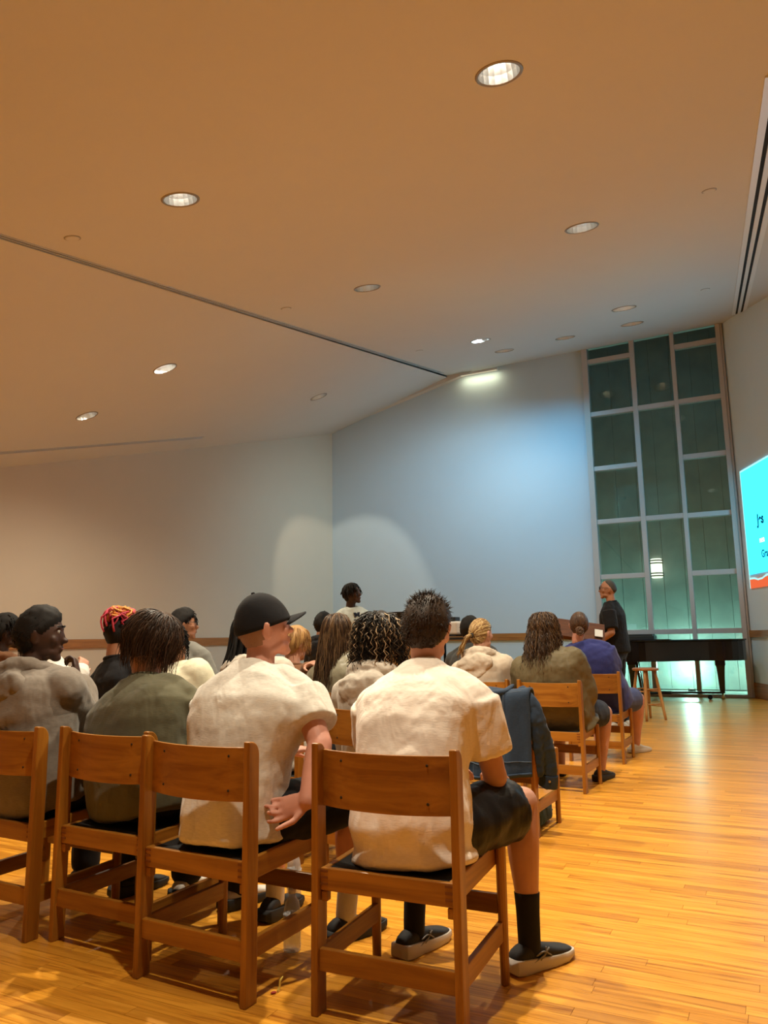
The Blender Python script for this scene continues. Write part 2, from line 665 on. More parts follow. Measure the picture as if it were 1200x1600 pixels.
# --- ceiling: two sloping planes with holes for the recessed cans
DL = [  # x, y, aperture, plane, label
    (0.70, 3.95, 0.243, RP, 'large silver recessed downlight highest up, top centre of the ceiling'),
    (-1.45, 5.16, 0.243, RP, 'silver recessed downlight above the long ceiling slot, leftmost in the upper ceiling'),
    (1.97, 6.94, 0.293, RP, 'recessed downlight on the right, alone below the topmost one'),
    (-0.15, 8.17, 0.275, RP, 'recessed downlight near the middle of the ceiling, just right of the long slot'),
    (3.72, 11.1, 0.340, RP, 'recessed downlight above its twin near the top of the tall window'),
    (4.31, 12.5, 0.350, RP, 'recessed downlight closest to the top of the tall window'),
    (1.67, 12.3, 0.312, RP, 'upper left one of three small downlights before the blue-lit wall'),
    (2.29, 13.65, 0.330, RP, 'lowest of three small downlights, just above the yellow wash on the wall'),
    (3.29, 13.07, 0.321, RP, 'right one of three small downlights before the blue-lit wall'),
    (-2.776, 9.41, 0.279, LP, 'bright recessed downlight below the long slot, upper of the left pair'),
    (-1.171, 13.636, 0.300, LP, 'small bright downlight nearest the far room corner'),
    (-4.026, 10.108, 0.270, LP, 'bright recessed downlight just above the short ceiling slot at left'),
    # the same grid carried on over the seats behind and beside the camera
    (-0.30, 2.05, 0.243, RP, 'recessed downlight above the camera position'),
    (-2.10, 2.30, 0.243, RP, 'recessed downlight above the left seats, outside the picture'),
    (2.75, 2.9, 0.243, RP, 'recessed downlight above the right aisle, outside the picture'),
    (-1.95, -2.0, 0.243, RP, 'recessed downlight at the back of the hall'),
    (1.4, -1.2, 0.243, RP, 'recessed downlight at the back right of the hall'),
    (-4.6, 5.6, 0.243, LP, 'recessed downlight over the far left seats, outside the picture'),
    (4.3, 6.4, 0.293, RP, 'recessed downlight over the right side aisle, outside the picture'),
]
def plane_frame(p):
    n = nrm(V(-p[1], -p[2], 1))
    e1 = nrm(V(1, 0, p[1]))
    e1 = nrm(e1 - n * (e1 @ n))
    e2 = np.cross(n, e1)
    return e1, e2, n
def ceiling_mesh(name, outline, p, mat):
    e1, e2, n = plane_frame(p)
    loops = [[Vector((x, y, zc(p, x, y))) for x, y in outline]]
    for x, y, d, pl, lab in DL:
        if pl is p:
            c = V(x, y, zc(p, x, y))
            loops.append([Vector(c + (d / 2 + 0.004) * (math.cos(a) * e1 + math.sin(a) * e2)) for a in np.linspace(0, 2 * math.pi, 28, endpoint=False)])
    # tessellate in plane coordinates
    flat = [[Vector(((q - Vector((0, 0, p[0]))).dot(Vector(e1)), (q - Vector((0, 0, p[0]))).dot(Vector(e2)), 0)) for q in lp] for lp in loops]
    tris = tessellate_polygon(flat)
    vs = [q for lp in loops for q in lp]
    mb_ = MB()
    mb_.add([tuple(q) for q in vs], tris)
    top = [tuple(V(*q) + n * 0.32) for q in loops[0]]
    mb_.add(top, [tuple(range(len(top)))])
    o = mb_.build(name, mat, None, recalc=False)
    o['kind'] = 'structure'
    return o
CRa, CRb = (-6.75, -3.92), (1.55, 16.33)
ceiling_mesh('ceiling', [CRa, (5.25, -3.9), (6.95, 13.55), (1.55, 16.33)], RP, M['ceiling'])
ceiling_mesh('ceiling_lower', [CRa, CRb, (-1.15, 17.75), (-6.3, 10.4), (-6.3, -3.92)], LP, M['ceiling'])
# plaster wedge where the lower ceiling meets the blue-lit wall
WT = [WP(7.93, 5.99), WP(5.4, 6.72), WP(4.55, 6.77)]
mb = MB()
vs = [p + AU * 0.02 for p in WT] + [p - AU * 0.10 for p in (WP(7.95, 6.03), WP(5.38, 6.78), WP(4.5, 6.79))]
mb.add(vs, [(0, 1, 2), (3, 5, 4), (0, 3, 4, 1), (1, 4, 5, 2), (2, 5, 3, 0)])
structure('trim_1', mb, M['wall'])
cv = empty('cove_light', tuple(WP(4.62, 6.60, -0.16)), math.atan2(AV[1], AV[0]))
tag(cv, 'small cove light at the kink of the ceiling above the yellow wash', 'cove light')
MB().box((0, 0, 0.06), (0.84, 0.07, 0.05)).build('housing', M['ceiling'], cv, bevel=0.004)
MB().box((0, 0, 0.033), (0.80, 0.05, 0.006)).build('diffuser', emit('cove_glow', (1, 0.9, 0.6, 1), 0.6), cv)
ld = bpy.data.lights.new('cove_lamp', 'AREA')
ld.shape, ld.size, ld.size_y, ld.energy, ld.color = 'RECTANGLE', 0.8, 0.05, 2.6, (1.0, 0.92, 0.58)
lo = bpy.data.objects.new('cove_lamp', ld)
COL.objects.link(lo)
lo.parent = cv
lo.location = (0, 0, 0.02)
lo.rotation_euler = (rad(-25), 0, 0)

def put_on_ceiling(o, x, y, p, drop=0.0, spin=None):
    e1, e2, n = plane_frame(p)
    if spin is not None:                        # local x along a direction lying in the plane
        e1 = nrm(spin - n * (spin @ n))
        e2 = np.cross(n, e1)
    c = V(x, y, zc(p, x, y)) - n * drop
    o.matrix_world = Matrix(((e1[0], e2[0], n[0], c[0]), (e1[1], e2[1], n[1], c[1]), (e1[2], e2[2], n[2], c[2]), (0, 0, 0, 1)))

DIM = [1.10, 1.05, 0.8, 0.30, 0.50, 0.10, 0.85, 0.10, 0.46, 0.9, 0.34, 0.06, 0.55, 0.0, 0.0, 0.1, 0.0, 0.15, 0.35]   # how far each lamp is turned up
COOL = (0.10, 0.62, 1.0)
ADDED_WASH = {5: WP(3.1, 0.3), 8: WP(4.2, 0.3), 6: WP(6.2, 1.6)}        # added cool fill: these downlights are tinted and aimed to turn the wall bluer
def downlight(x, y, d, p, label, dim, wash=None):
    root = empty('recessed_downlight')
    put_on_ceiling(root, x, y, p)
    tag(root, label, 'ceiling light', 'recessed downlights in the ceiling')
    r = d / 2
    MB().lathe([(r - 0.002, -0.001), (r, -0.006), (r + 0.014, -0.005), (r + 0.018, 0.0), (r + 0.014, 0.003), (r, 0.003)], n=32, hollow=True).build('trim_ring', M['ring'], root, smooth=True)
    mb_ = MB()
    an = np.linspace(0, 2 * math.pi, 20, endpoint=False)
    rg = []
    for q, z in ((r, 0.0), (r * 0.97, 0.05), (r * 0.88, 0.12), (r * 0.74, 0.18), (r * 0.5, 0.215), (0.02, 0.225)):
        rg.append(np.stack([q * np.cos(an), q * np.sin(an), np.full(20, z)], 1))
    mb_.rings(rg, cap=False)
    mb_.build('reflector', M['chrome'], root, recalc=False)
    MB().lathe([(0.012, 0.222), (0.02, 0.21), (0.036, 0.18), (0.042, 0.155), (0.034, 0.128), (0.012, 0.115)], n=14).build('bulb', M['bulb'] if dim > 0.4 and wash is None else M['bulb_dim'], root, smooth=True)
    ld = bpy.data.lights.new('downlight_lamp', 'SPOT')
    ld.energy = LAMP_POWER * dim
    ld.color = LAMP_COLOR
    ld.spot_size = rad(112)
    ld.spot_blend = 0.6
    ld.shadow_soft_size = 0.04
    if p is LP and y < 12:
        ld.spot_size, ld.spot_blend = rad(148), 0.9
    if p is LP and y > 12:
        ld.spot_size, ld.spot_blend = rad(48), 0.3
    lo = bpy.data.objects.new('downlight_lamp', ld)
    COL.objects.link(lo)
    lo.parent = root
    lo.location = (0, 0, 0.02)
    e1, e2, n = plane_frame(p)
    lo.rotation_euler = Matrix(((e1[0], e1[1], e1[2]), (e2[0], e2[1], e2[2]), (n[0], n[1], n[2]))).to_euler()   # gimballed to shine straight down
    if wash is not None:
        ld.color = COOL if x > 2 else (0.62, 0.88, 1.0)
        ld.spot_size, ld.spot_blend = rad(116), 1.0
        to = nrm(wash - V(x, y, zc(p, x, y)))
        lo.rotation_euler = (Matrix((e1, e2, n)) @ Vector(to).to_track_quat('-Z', 'Y').to_matrix()).to_euler()
    if p is LP and y > 12:                      # this one is swivelled towards the far corner
        to = nrm(V(-0.75, 17.0, 1.75) - V(x, y, zc(p, x, y)))
        lo.rotation_euler = (Matrix((e1, e2, n)) @ Vector(to).to_track_quat('-Z', 'Y').to_matrix()).to_euler()
    return root
for a, dim in zip(DL, DIM):
    downlight(*a, dim, ADDED_WASH.get(DL.index(a)))

def slot(name, a, b, p, width, bars, label):
    """linear air slot: dark throat with pale bars lying along it"""
    a3, b3 = V(*a, zc(p, *a)), V(*b, zc(p, *b))
    L = np.linalg.norm(b3 - a3)
    root = empty(name)
    put_on_ceiling(root, (a[0] + b[0]) / 2, (a[1] + b[1]) / 2, p, 0.0, nrm(b3 - a3))
    tag(root, label, 'air vent')
    MB().box((0, 0, 0.0), (L, width, 0.006)).build('throat', M['dark'], root)
    for y, w in bars:
        MB().box((0, y, -0.006), (L, w, 0.014)).build('bar', M['white_metal'] if width > 0.1 else M['ceiling'], root)
    return root
slot('linear_vent', (-4.4, 1.77), (1.28, 15.5), RP, 0.07, [(-0.033, 0.005), (0.0, 0.008), (0.033, 0.005)], 'long thin dark slot crossing the ceiling from the left edge')
slot('linear_vent', (-5.6, 9.8), (-3.25, 13.45), LP, 0.07, [(-0.033, 0.005), (0.0, 0.008), (0.033, 0.005)], 'short thin ceiling slot just above the left wall')
slot('linear_vent', (2.55, 4.3), (6.28, 12.75), RP, 0.22, [(-0.085, 0.055), (0.0, 0.045), (0.085, 0.055)], 'wide pale double slot at the right edge of the ceiling')
for k, (x, y, p, w) in enumerate(((2.954, 6.324, RP, 'at the right edge, upper one'), (4.69, 10.44, RP, 'at the right edge, lower one'), (0.647, 12.55, RP, 'just above the end of the long slot'),
                               (-2.434, 5.646, RP, 'above the left start of the long slot'), (-1.128, 8.631, RP, 'above the middle of the long slot'))):
    root = empty('sprinkler_cover')
    put_on_ceiling(root, x, y, p)
    tag(root, 'flat round sprinkler cover ' + w, 'sprinkler', 'sprinkler covers in the ceiling')
    MB().lathe([(0.002, -0.008), (0.05, -0.008), (0.056, -0.004), (0.056, 0.0), (0.002, 0.0)], n=24).build('plate', M['ceiling'], root, smooth=False)
    MB().lathe([(0.058, -0.003), (0.064, -0.003), (0.064, 0.001), (0.058, 0.001)], n=24, hollow=True).build('rim', M['ring'], root)

# --- chair rails and baseboards
def rail(name, a, b, z0, z1, inward, mat, th=0.03):
    d = nrm(b - a)
    mb_ = MB()
    L = np.linalg.norm(b - a)
    o = MB().box((0, 0, 0), (L, th, z1 - z0)).build(name, mat, None, bevel=0.004)
    c = (a + b) / 2 + inward * th / 2
    o.location = (c[0], c[1], (z0 + z1) / 2)
    o.rotation_euler = (0, 0, math.atan2(d[1], d[0]))
    o['kind'] = 'structure'
    return o
RIN = V(RD[1], -RD[0], 0)
LIN = V(-LD[1], LD[0], 0)
if LIN @ (V(0, 5, 0) - KL) < 0: LIN = -LIN
if RIN @ (V(0, 5, 0) - KR) < 0: RIN = -RIN
rail('trim_2', KL, L1, 1.03, 1.17, LIN, M['rail'])
rail('trim_3', WP(2.52), KL, 1.03, 1.17, -AU, M['rail'])
rail('trim_4', KR, R1, 1.03, 1.15, RIN, M['rail'])
rail('baseboard_left', KL, L1, 0.0, 0.16, LIN, M['rail'])
rail('baseboard_back', WP(2.52), KL, 0.0, 0.16, -AU, M['rail'])
rail('baseboard_right', KR, R1, 0.0, 0.26, RIN, M['rail'])

# --- tall window: frame, mullions, transoms, panes
win = empty('window_1', tuple(WP(0)), math.atan2(AV[1], AV[0]))      # local x along the wall to the left, local -y outdoors
win['kind'] = 'structure'
tag(win, 'tall dark window of three columns with grey frames')
ZT = 6.93
def wbox(name, x0, x1, z0, z1, d=0.14, off=0.0, mat='frame'):
    return MB().box(((x0 + x1) / 2, off, (z0 + z1) / 2), (x1 - x0, d, z1 - z0)).build(name, M[mat], win, bevel=0.004 if mat == 'frame' else 0)
wbox('jamb', 2.36, 2.47, 0.0, ZT, 0.2)
wbox('jamb', -0.09, -0.01, 0.0, ZT, 0.2)
wbox('casing', -0.13, -0.09, 0.0, ZT, 0.12)
wbox('mullion', 1.46, 1.55, 0.0, ZT)
wbox('mullion', 0.725, 0.80, 0.0, ZT)
wbox('sill', -0.01, 2.36, 0.0, 0.05, 0.2)
cols = {0: (1.55, 2.36, [6.50, 5.41, 4.31, 3.26, 2.20, 1.15]), 1: (0.80, 1.46, [5.41, 3.26, 1.15]), 2: (-0.01, 0.725, [6.50, 5.42, 4.35, 3.25, 2.19, 1.15])}
for c, (x0, x1, zs) in cols.items():
    for z in zs:
        wbox('transom', x0, x1, z - 0.045, z + 0.045, 0.12)
    ed = [ZT + 0.045] + zs + [0.005]
    for i in range(len(ed) - 1):
        wbox('pane', x0 + 0.002, x1 - 0.002, ed[i + 1] + 0.047, ed[i] - 0.047, 0.012, 0.0, 'glass')

# --- outdoors: a board-marked concrete wall close behind the glass, lit from the ground
mb = MB()
k = 0
rr = random.Random(2)
ext = empty('wall_exterior', tuple(WP(0, 0, 1.9)), math.atan2(AV[1], AV[0]))
ext['kind'] = 'structure'
x = -4.0
while x < 6.5:
    w = 0.42
    MB().box((x + w / 2, -0.1 + rr.uniform(-0.008, 0.008), 4.0), (w - 0.006, 0.2, 8.0)).build('concrete_panel', M['concrete'], ext)
    x += w
o = MB().box((1.2, 0.9, -0.06), (11, 2.2, 0.1)).build('ground_exterior', M['concrete'], None)
o.location = tuple(WP(0, 0, 1.9)); o.rotation_euler = (0, 0, math.atan2(AV[1], AV[0])); o['kind'] = 'structure'
o.location = tuple(WP(0, -0.01, 2.05))
gl = emit('uplight_glow', (0.62, 1.0, 0.84, 1), 6.0)
for k, vv in enumerate((2.75, 1.05, -0.45)):
    root = empty('ground_uplight', tuple(WP(vv, -0.02, 1.55)))
    tag(root, ('greenish uplight on the ground outside, left end of the window', 'greenish uplight on the ground outside, behind the piano', 'greenish uplight on the ground outside, right end of the window')[k], 'uplight', 'uplights outside the window')
    MB().lathe([(0.07, 0.0), (0.07, 0.05), (0.06, 0.06), (0.06, 0.052), (0.002, 0.05)], n=18).build('housing', M['black'], root)
    MB().lathe([(0.002, 0.058), (0.055, 0.058), (0.055, 0.053), (0.002, 0.053)], n=18).build('lens', gl, root)
    ld = bpy.data.lights.new('uplight_lamp', 'POINT')
    ld.energy = EXTERIOR_POWER
    ld.color = (0.62, 1.0, 0.86)
    ld.shadow_soft_size = 0.12
    lo = bpy.data.objects.new('uplight_lamp', ld)
    COL.objects.link(lo)
    lo.parent = root
    lo.location = (0, 0, 0.55)
sc = empty('wall_sconce', tuple(WP(1.58, 2.24, 1.82)), math.atan2(AV[1], AV[0]))
tag(sc, 'glowing wall lamp with crossbars seen through the window', 'wall lamp')
MB().box((0, -0.07, 0.22), (0.2, 0.03, 0.40)).build('backplate', M['white_metal'], sc)
MB().lathe([(0.10, 0.02), (0.115, 0.04), (0.115, 0.40), (0.10, 0.42)], n=20).build('shade', emit('sconce_glow', (1, 0.93, 0.72, 1), 2.2), sc, smooth=True)
for z in (0.06, 0.115, 0.325, 0.38):
    MB().lathe([(0.118, z - 0.012), (0.124, z - 0.012), (0.124, z + 0.012), (0.118, z + 0.012)], n=20, hollow=True).build('band', M['dark'], sc)

# --- projected slide on the right wall (a lit picture lying flat on the wall)
SL0 = KR + RD * 0.25                            # left edge of the picture
SLR = math.atan2(RD[1], RD[0])
slide = empty('projected_slide', (SL0[0] + RIN[0] * 0.012, SL0[1] + RIN[1] * 0.012, 1.86), SLR)   # local x along the wall, local z up
tag(slide, 'bright cyan projected slide with orange band on the right wall', 'projection')
sgn = -1.0 if (rotz(SLR) @ V(0, 1, 0)) @ RIN < 0 else 1.0
SW, SH = 3.7, 2.07
c_cyan = emit('slide_cyan', (0.028, 0.55, 0.85, 1), SCREEN_GAIN)
c_orange = emit('slide_orange', (1.0, 0.17, 0.06, 1), 0.9)
c_pale = emit('slide_edge', (0.45, 0.95, 0.95, 1), 1.1)
c_text = emit('slide_text', (0.0, 0.06, 0.12, 1), 1.0)
c_text2 = emit('slide_pale_text', (0.75, 0.9, 0.95, 1), 3.0)
c_text3 = emit('slide_grey_text', (0.0, 0.10, 0.16, 1), 1.0)
MB().box((SW / 2, 0, SH / 2 + 0.12), (SW, 0.004, SH - 0.24)).build('picture', c_cyan, slide)
MB().box((SW / 2, sgn * 0.001, 0.08), (SW, 0.004, 0.16)).build('band', c_orange, slide)
MB().box((0.006, sgn * 0.003, SH / 2), (0.02, 0.004, SH)).build('edge', c_pale, slide)
MB().box((SW / 2, sgn * 0.003, SH - 0.01), (SW, 0.004, 0.03)).build('edge', c_pale, slide)
pts = [(0.0, 0.155)]
x = 0.0
while x < SW:
    x = min(SW, x + rr.uniform(0.12, 0.3))
    pts.append((x, 0.155 + rr.uniform(-0.035, 0.02)))
mb = MB()
n = len(pts)
vs = [(px, sgn * 0.0035, pz) for px, pz in pts] + [(px, sgn * 0.0035, pz + 0.03) for px, pz in pts]
mb.add(vs, [(i, i + 1, n + i + 1, n + i) for i in range(n - 1)])
mb.build('torn_edge', c_pale, slide)
def text(s, size, x, z, mat, bold=0.0):
    cu = bpy.data.curves.new('t', 'FONT')
    cu.body = s
    cu.size = size
    cu.offset = bold
    cu.extrude = 0.001
    t = bpy.data.objects.new('t', cu)
    COL.objects.link(t)
    dg = bpy.context.evaluated_depsgraph_get()
    me = bpy.data.meshes.new_from_object(t.evaluated_get(dg))
    bpy.data.objects.remove(t)
    o = link('lettering', me, mat, slide)
    o.rotation_euler = (math.pi / 2, 0, 0) if sgn < 0 else (math.pi / 2, 0, math.pi)
    o.location = (x, sgn * 0.006, z)
    return o
TX = 0.58
text('Jes', 0.24, TX, 1.04, c_text, 0.009)
text('nea', 0.15, TX + 0.02, 0.73, c_text2)
text('Gra', 0.175, TX + 0.05, 0.48, c_text3, 0.004)

# ------------------------------------------------------------------ chairs
c1, c2 = srgb(168, 112, 36), srgb(130, 77, 18)
M['wood_x'] = wood('chair_wood_across', c1, c2, 0, 0.38, 1.0)
M['wood_y'] = wood('chair_wood_deep', c1, c2, 1, 0.38, 1.0)
M['wood_z'] = wood('chair_wood_upright', c1, c2, 2, 0.38, 1.0)
M['joint'] = plain('joint_end_grain', srgb(120, 66, 22), 0.6)
M['seat'] = plain('black_seat_fabric', (0.006, 0.006, 0.007, 1), 0.85, bump=0.001, scale=200)
M['screw'] = plain('dark_screw', (0.012, 0.008, 0.006, 1), 0.5)

def rounded_post(mb, x, y0, y1, z0, z1, w):
    """board post, w wide, from y0 (rear) to y1 (front), front top corner rounded"""
    prof = [(y0, z0), (y1, z0), (y1, z1 - 0.045)]
    for a in np.linspace(0, math.pi / 2, 6)[1:]:
        prof.append((y1 - 0.04 + 0.04 * math.cos(a), z1 - 0.045 + 0.045 * math.sin(a)))
    prof += [(y0 + 0.004, z1)]
    n = len(prof)
    vs = [(x - w / 2, a, b) for a, b in prof] + [(x + w / 2, a, b) for a, b in prof]
    fs = [tuple(range(n)), tuple(range(2 * n - 1, n - 1, -1))] + [(i, n + i, n + (i + 1) % n, (i + 1) % n) for i in range(n)]
    mb.add(vs, fs)
    return mb

def make_chair():
    root = empty('wooden_chair')
    wr, wf, dp, H = 0.232, 0.232, 0.41, 0.793
    for s in (-1, 1):
        rounded_post(MB(), s * wr, -0.028, 0.030, 0.0, H, 0.024).build('rear_post', M['wood_z'], root, bevel=0.004)
        # front leg, tapered slightly, rounded top
        MB().lathe([(0.015, 0.0), (0.017, 0.004), (0.020, 0.42), (0.018, 0.437), (0.010, 0.442)], (0, 0, 0), 12).xform(np.diag([0.85, 1.15, 1]), V(s * wf, dp, 0)).build('front_leg', M['wood_z'], root, smooth=False)
        # side rail, a little higher in front
        a, b = V(s * (wr - 0.024), 0.01, 0.387), V(s * (wf - 0.024), dp - 0.004, 0.402)
        MB().bar(a, b, 0.020, 0.066).build('side_rail', M['wood_y'], root, bevel=0.003)
        MB().bar(V(s * (wr - 0.004), 0.0, 0.158), V(s * (wf - 0.004), dp, 0.166), 0.018, 0.062).build('side_stretcher', M['wood_y'], root, bevel=0.003)
        # finger joint: three dark end-grain fingers and the block below them
        fj = MB()
        for k in range(3):
            fj.box((s * (wr - 0.026), -0.0005, 0.374 + k * 0.0185), (0.026, 0.022, 0.007))
        fj.build('finger_joint', M['joint'], root)
        MB().box((s * (wr - 0.0245), 0.006, 0.337), (0.021, 0.026, 0.03)).build('corner_block', M['wood_z'], root, bevel=0.003)
    MB().box((0, 0.0, 0.387), (2 * wr - 0.026, 0.020, 0.066)).build('rear_rail', M['wood_x'], root, bevel=0.003)
    MB().box((0, dp - 0.006, 0.405), (2 * wf - 0.06, 0.020, 0.06)).build('front_rail', M['wood_x'], root, bevel=0.003)
    MB().box((0, -0.006, 0.157), (2 * wr - 0.022, 0.020, 0.064)).build('rear_stretcher', M['wood_x'], root, bevel=0.003)
    MB().box((0, dp, 0.245), (2 * wf - 0.03, 0.018, 0.062)).build('front_stretcher', M['wood_x'], root, bevel=0.003)
    # dished black seat
    nx, ny = 9, 9
    top, bot = [], []
    for j in range(ny):
        for i in range(nx):
            x = (i / (nx - 1) - 0.5) * 2
            y = j / (ny - 1)
            z = 0.414 + 0.014 * y - 0.012 * (1 - x * x) * math.sin(math.pi * min(1, y + 0.05)) + 0.004
            px = x * (wr - 0.036)
            top.append((px, 0.012 + y * (dp - 0.03), z))
            bot.append((px, 0.012 + y * (dp - 0.03), z - 0.03))
    n = nx * ny
    fs = []
    for j in range(ny - 1):
        for i in range(nx - 1):
            a = j * nx + i
            fs.append((a, a + 1, a + nx + 1, a + nx))
            fs.append((n + a, n + a + nx, n + a + nx + 1, n + a + 1))
    for i in range(nx - 1):
        fs.append((i, n + i, n + i + 1, i + 1))
        a = (ny - 1) * nx + i
        fs.append((a, a + 1, n + a + 1, n + a))
    for j in range(ny - 1):
        a = j * nx
        fs.append((a, a + nx, n + a + nx, n + a))
        a = j * nx + nx - 1
        fs.append((a, n + a, n + a + nx, a + nx))
    MB().add(top + bot, fs).build('seat', M['seat'], root, smooth=True)
    # bent plywood backrest, bowed backwards in the middle, screwed between the posts
    xs = np.linspace(-(wr - 0.010), wr - 0.010, 17)
    rg = []
    def back_y(x):
        return 0.022 - 0.040 * (1 - (x / wr) ** 2)
    for x in xs:
        sag = 0.010 * (1 - (x / wr) ** 2)
        y = back_y(x)
        rg.append([(x, y - 0.006, 0.600 - sag * 0.3), (x, y + 0.006, 0.600 - sag * 0.3), (x, y + 0.006, 0.771 - sag * 0.2), (x, y - 0.006, 0.771 - sag * 0.2)])
    MB().rings(rg).build('backrest', M['wood_x'], root, bevel=0.002)
    for sx in (-1, 1):
        for z in (0.632, 0.742):
            x = sx * 0.145
            MB().ball((x, back_y(x) - 0.0062, z), (0.0045, 0.0025, 0.0045), nu=10, nv=6).build('screw', M['screw'], root)
    return root

CH = [  # x, y (middle of the rear feet), facing, label
    (-0.012, 2.446, 25.0, 'nearest wooden chair, under the man in the pale peach t-shirt'),
    (-0.648, 2.711, 29.5, 'wooden chair of the man in the black cap, second from the front aisle chair'),
    (-1.078, 3.046, 29.5, 'wooden chair under the person in the olive t-shirt'),
    (-1.581, 3.269, 29.5, 'wooden chair cut by the left picture edge, under the grey hoodie'),
    (-0.12, 3.90, 29.0, 'wooden chair under the person with dark highlighted curls'),
    (-0.66, 4.21, 29.0, 'wooden chair under the person with long black braids'),
    (-1.19, 4.50, 29.0, 'wooden chair under the cream jacket, seen between olive shirt and grey shirt'),
    (-1.70, 4.79, 29.0, 'wooden chair under the person with orange and red hair'),
    (-2.22, 5.08, 29.0, 'wooden chair under the person in the white sweater'),
    (-2.74, 5.37, 29.0, 'wooden chair at the far left edge under the brown jacket'),
    (0.625, 4.65, 29.5, 'empty wooden chair with the denim jacket over its back'),
    (-0.31, 5.18, 29.0, 'wooden chair under the person with long brown hair and shiny jacket'),
    (-0.76, 5.56, 29.0, 'wooden chair under the person with short ginger hair'),
    (-1.56, 5.90, 29.0, 'wooden chair under the person with glasses by the left wall'),
    (1.207, 5.855, 29.5, 'wooden chair under the person in the olive brown jacket with wavy hair'),
    (0.72, 6.13, 29.5, 'wooden chair under the beige hoodie with blond ponytail'),
    (1.859, 7.086, 28.5, 'wooden chair under the person in the blue t-shirt'),
    (0.82, 7.68, 28.5, 'wooden chair under the person in dark clothes before the projector'),
    (-0.62, 7.95, 28.5, 'wooden chair under the person in the black cap far back'),
]
proto = make_chair()
chairs = []
for i, (x, y, a, lab) in enumerate(CH):
    o = proto if i == 0 else copy_tree(proto)
    o.location = (x, y, 0)
    o.rotation_euler = (0, 0, -rad(a))
    tag(o, lab, 'chair', 'wooden chairs set out in rows')
    chairs.append(o)

# ------------------------------------------------------------------ denim jacket over the back of the empty chair
M['denim'] = cloth('dark_blue_denim', srgb(42, 57, 76), 0.012, 9, 0.8, 0.1, 0.12)
M['stitch'] = plain('denim_seam', srgb(78, 92, 108), 0.8)
M['brass'] = plain('brass_button', (0.45, 0.36, 0.2, 1), 0.35, 0.9)
jk = empty('denim_jacket', (0.625, 4.65, 0), -rad(29.5))
tag(jk, 'dark blue denim jacket hung over the back of an empty chair', 'jacket')
rr = random.Random(8)
nx, nt = 26, 30
prof = [(0.055, 0.50), (0.050, 0.62), (0.045, 0.74), (0.035, 0.800), (0.0, 0.818), (-0.045, 0.808), (-0.068, 0.77), (-0.075, 0.66), (-0.085, 0.52), (-0.095, 0.42), (-0.10, 0.345)]
pr = smooth_path(prof, 3)
idx = np.linspace(0, len(pr) - 1, nt)
front, back = [], []
for j in range(nt):
    a = int(idx[j]); b = min(a + 1, len(pr) - 1); f = idx[j] - a
    y0, z0 = pr[a] * (1 - f) + pr[b] * f
    tt = j / (nt - 1)
    for i in range(nx):
        s = i / (nx - 1)
        x = -0.275 + s * 0.51 + 0.02 * tt * s
        hang = max(0, tt - 0.45)
        ripple = 0.022 * hang * math.sin(s * 19 + 3 * tt) + 0.014 * hang * math.sin(s * 37 + 1.3)
        bow = -0.030 * (1 - ((x) / 0.25) ** 2) * (1 if tt > 0.3 else 0.3)
        slope = -0.055 * hang * (1 - s) * 2 + (0.03 * math.sin(s * 8) * hang)
        z = z0 - 0.015 * abs(x) + slope * 0.6 + 0.006 * math.sin(s * 11 + tt * 7)
        front.append((x, y0 + ripple + bow, z))
mb = MB()
fs = [(j * nx + i, j * nx + i + 1, (j + 1) * nx + i + 1, (j + 1) * nx + i) for j in range(nt - 1) for i in range(nx - 1)]
mb.add(front, fs)
o = mb.build('jacket_body', M['denim'], jk, smooth=True, recalc=False)
m = o.modifiers.new('thick', 'SOLIDIFY'); m.thickness = 0.012; m.offset = 0
F = np.array(front).reshape(nt, nx, 3)
MB().tube(F[nt - 1, ::1] + V(0, -0.006, 0.012), 0.017, 8, 0.5).build('waistband', M['denim'], jk, smooth=True)
MB().tube(F[nt - 4, ::1] + V(0, -0.009, 0.004), 0.0022, 5).build('seam', M['stitch'], jk)
MB().tube(F[12:nt - 1, 9] + V(0, -0.008, 0), 0.0022, 5).build('seam', M['stitch'], jk)
MB().tube(F[12:nt - 1, 18] + V(0, -0.008, 0), 0.0022, 5).build('seam', M['stitch'], jk)
MB().tube(F[15, 2:24] + V(0, -0.008, 0), 0.0022, 5).build('seam', M['stitch'], jk)
cl = MB()
cl.tube([(-0.10, -0.07, 0.80), (-0.02, -0.105, 0.795), (0.09, -0.07, 0.80), (0.12, 0.0, 0.83)], [0.018, 0.03, 0.03, 0.018], 8, 0.6, k=4, round_ends=True)
cl.build('collar', M['denim'], jk, smooth=True)
sl = MB()
sl.tube([(0.19, 0.0, 0.785), (0.235, -0.02, 0.72), (0.265, 0.0, 0.60), (0.285, 0.05, 0.48), (0.29, 0.09, 0.36), (0.275, 0.11, 0.285)], [0.05, 0.062, 0.06, 0.056, 0.052, 0.05], 14, 0.62, up=(0, 1, 0), k=5, round_ends=True)
sl.tube([(0.24, -0.03, 0.66), (0.25, 0.0, 0.5), (0.245, 0.04, 0.36)], [0.045, 0.05, 0.04], 12, 0.6, k=4, round_ends=True)
so = sl.skin('sleeve', M['denim'], jk, 0.008, 3, [(0.06, 0.02), (0.025, 0.008)])
cf = MB().tube([(0.288, 0.095, 0.335), (0.274, 0.112, 0.262)], [0.056, 0.057], 14, 0.66, up=(0, 1, 0)).build('cuff', M['denim'], so, smooth=True, bevel=0.004)
MB().ball((0.30, 0.06, 0.30), (0.008, 0.004, 0.008), nu=10, nv=6).build('button', M['brass'], so)
MB().ball(tuple(F[nt - 1, 6] + V(0, -0.02, 0.012)), (0.008, 0.004, 0.008), nu=10, nv=6).build('button', M['brass'], jk)

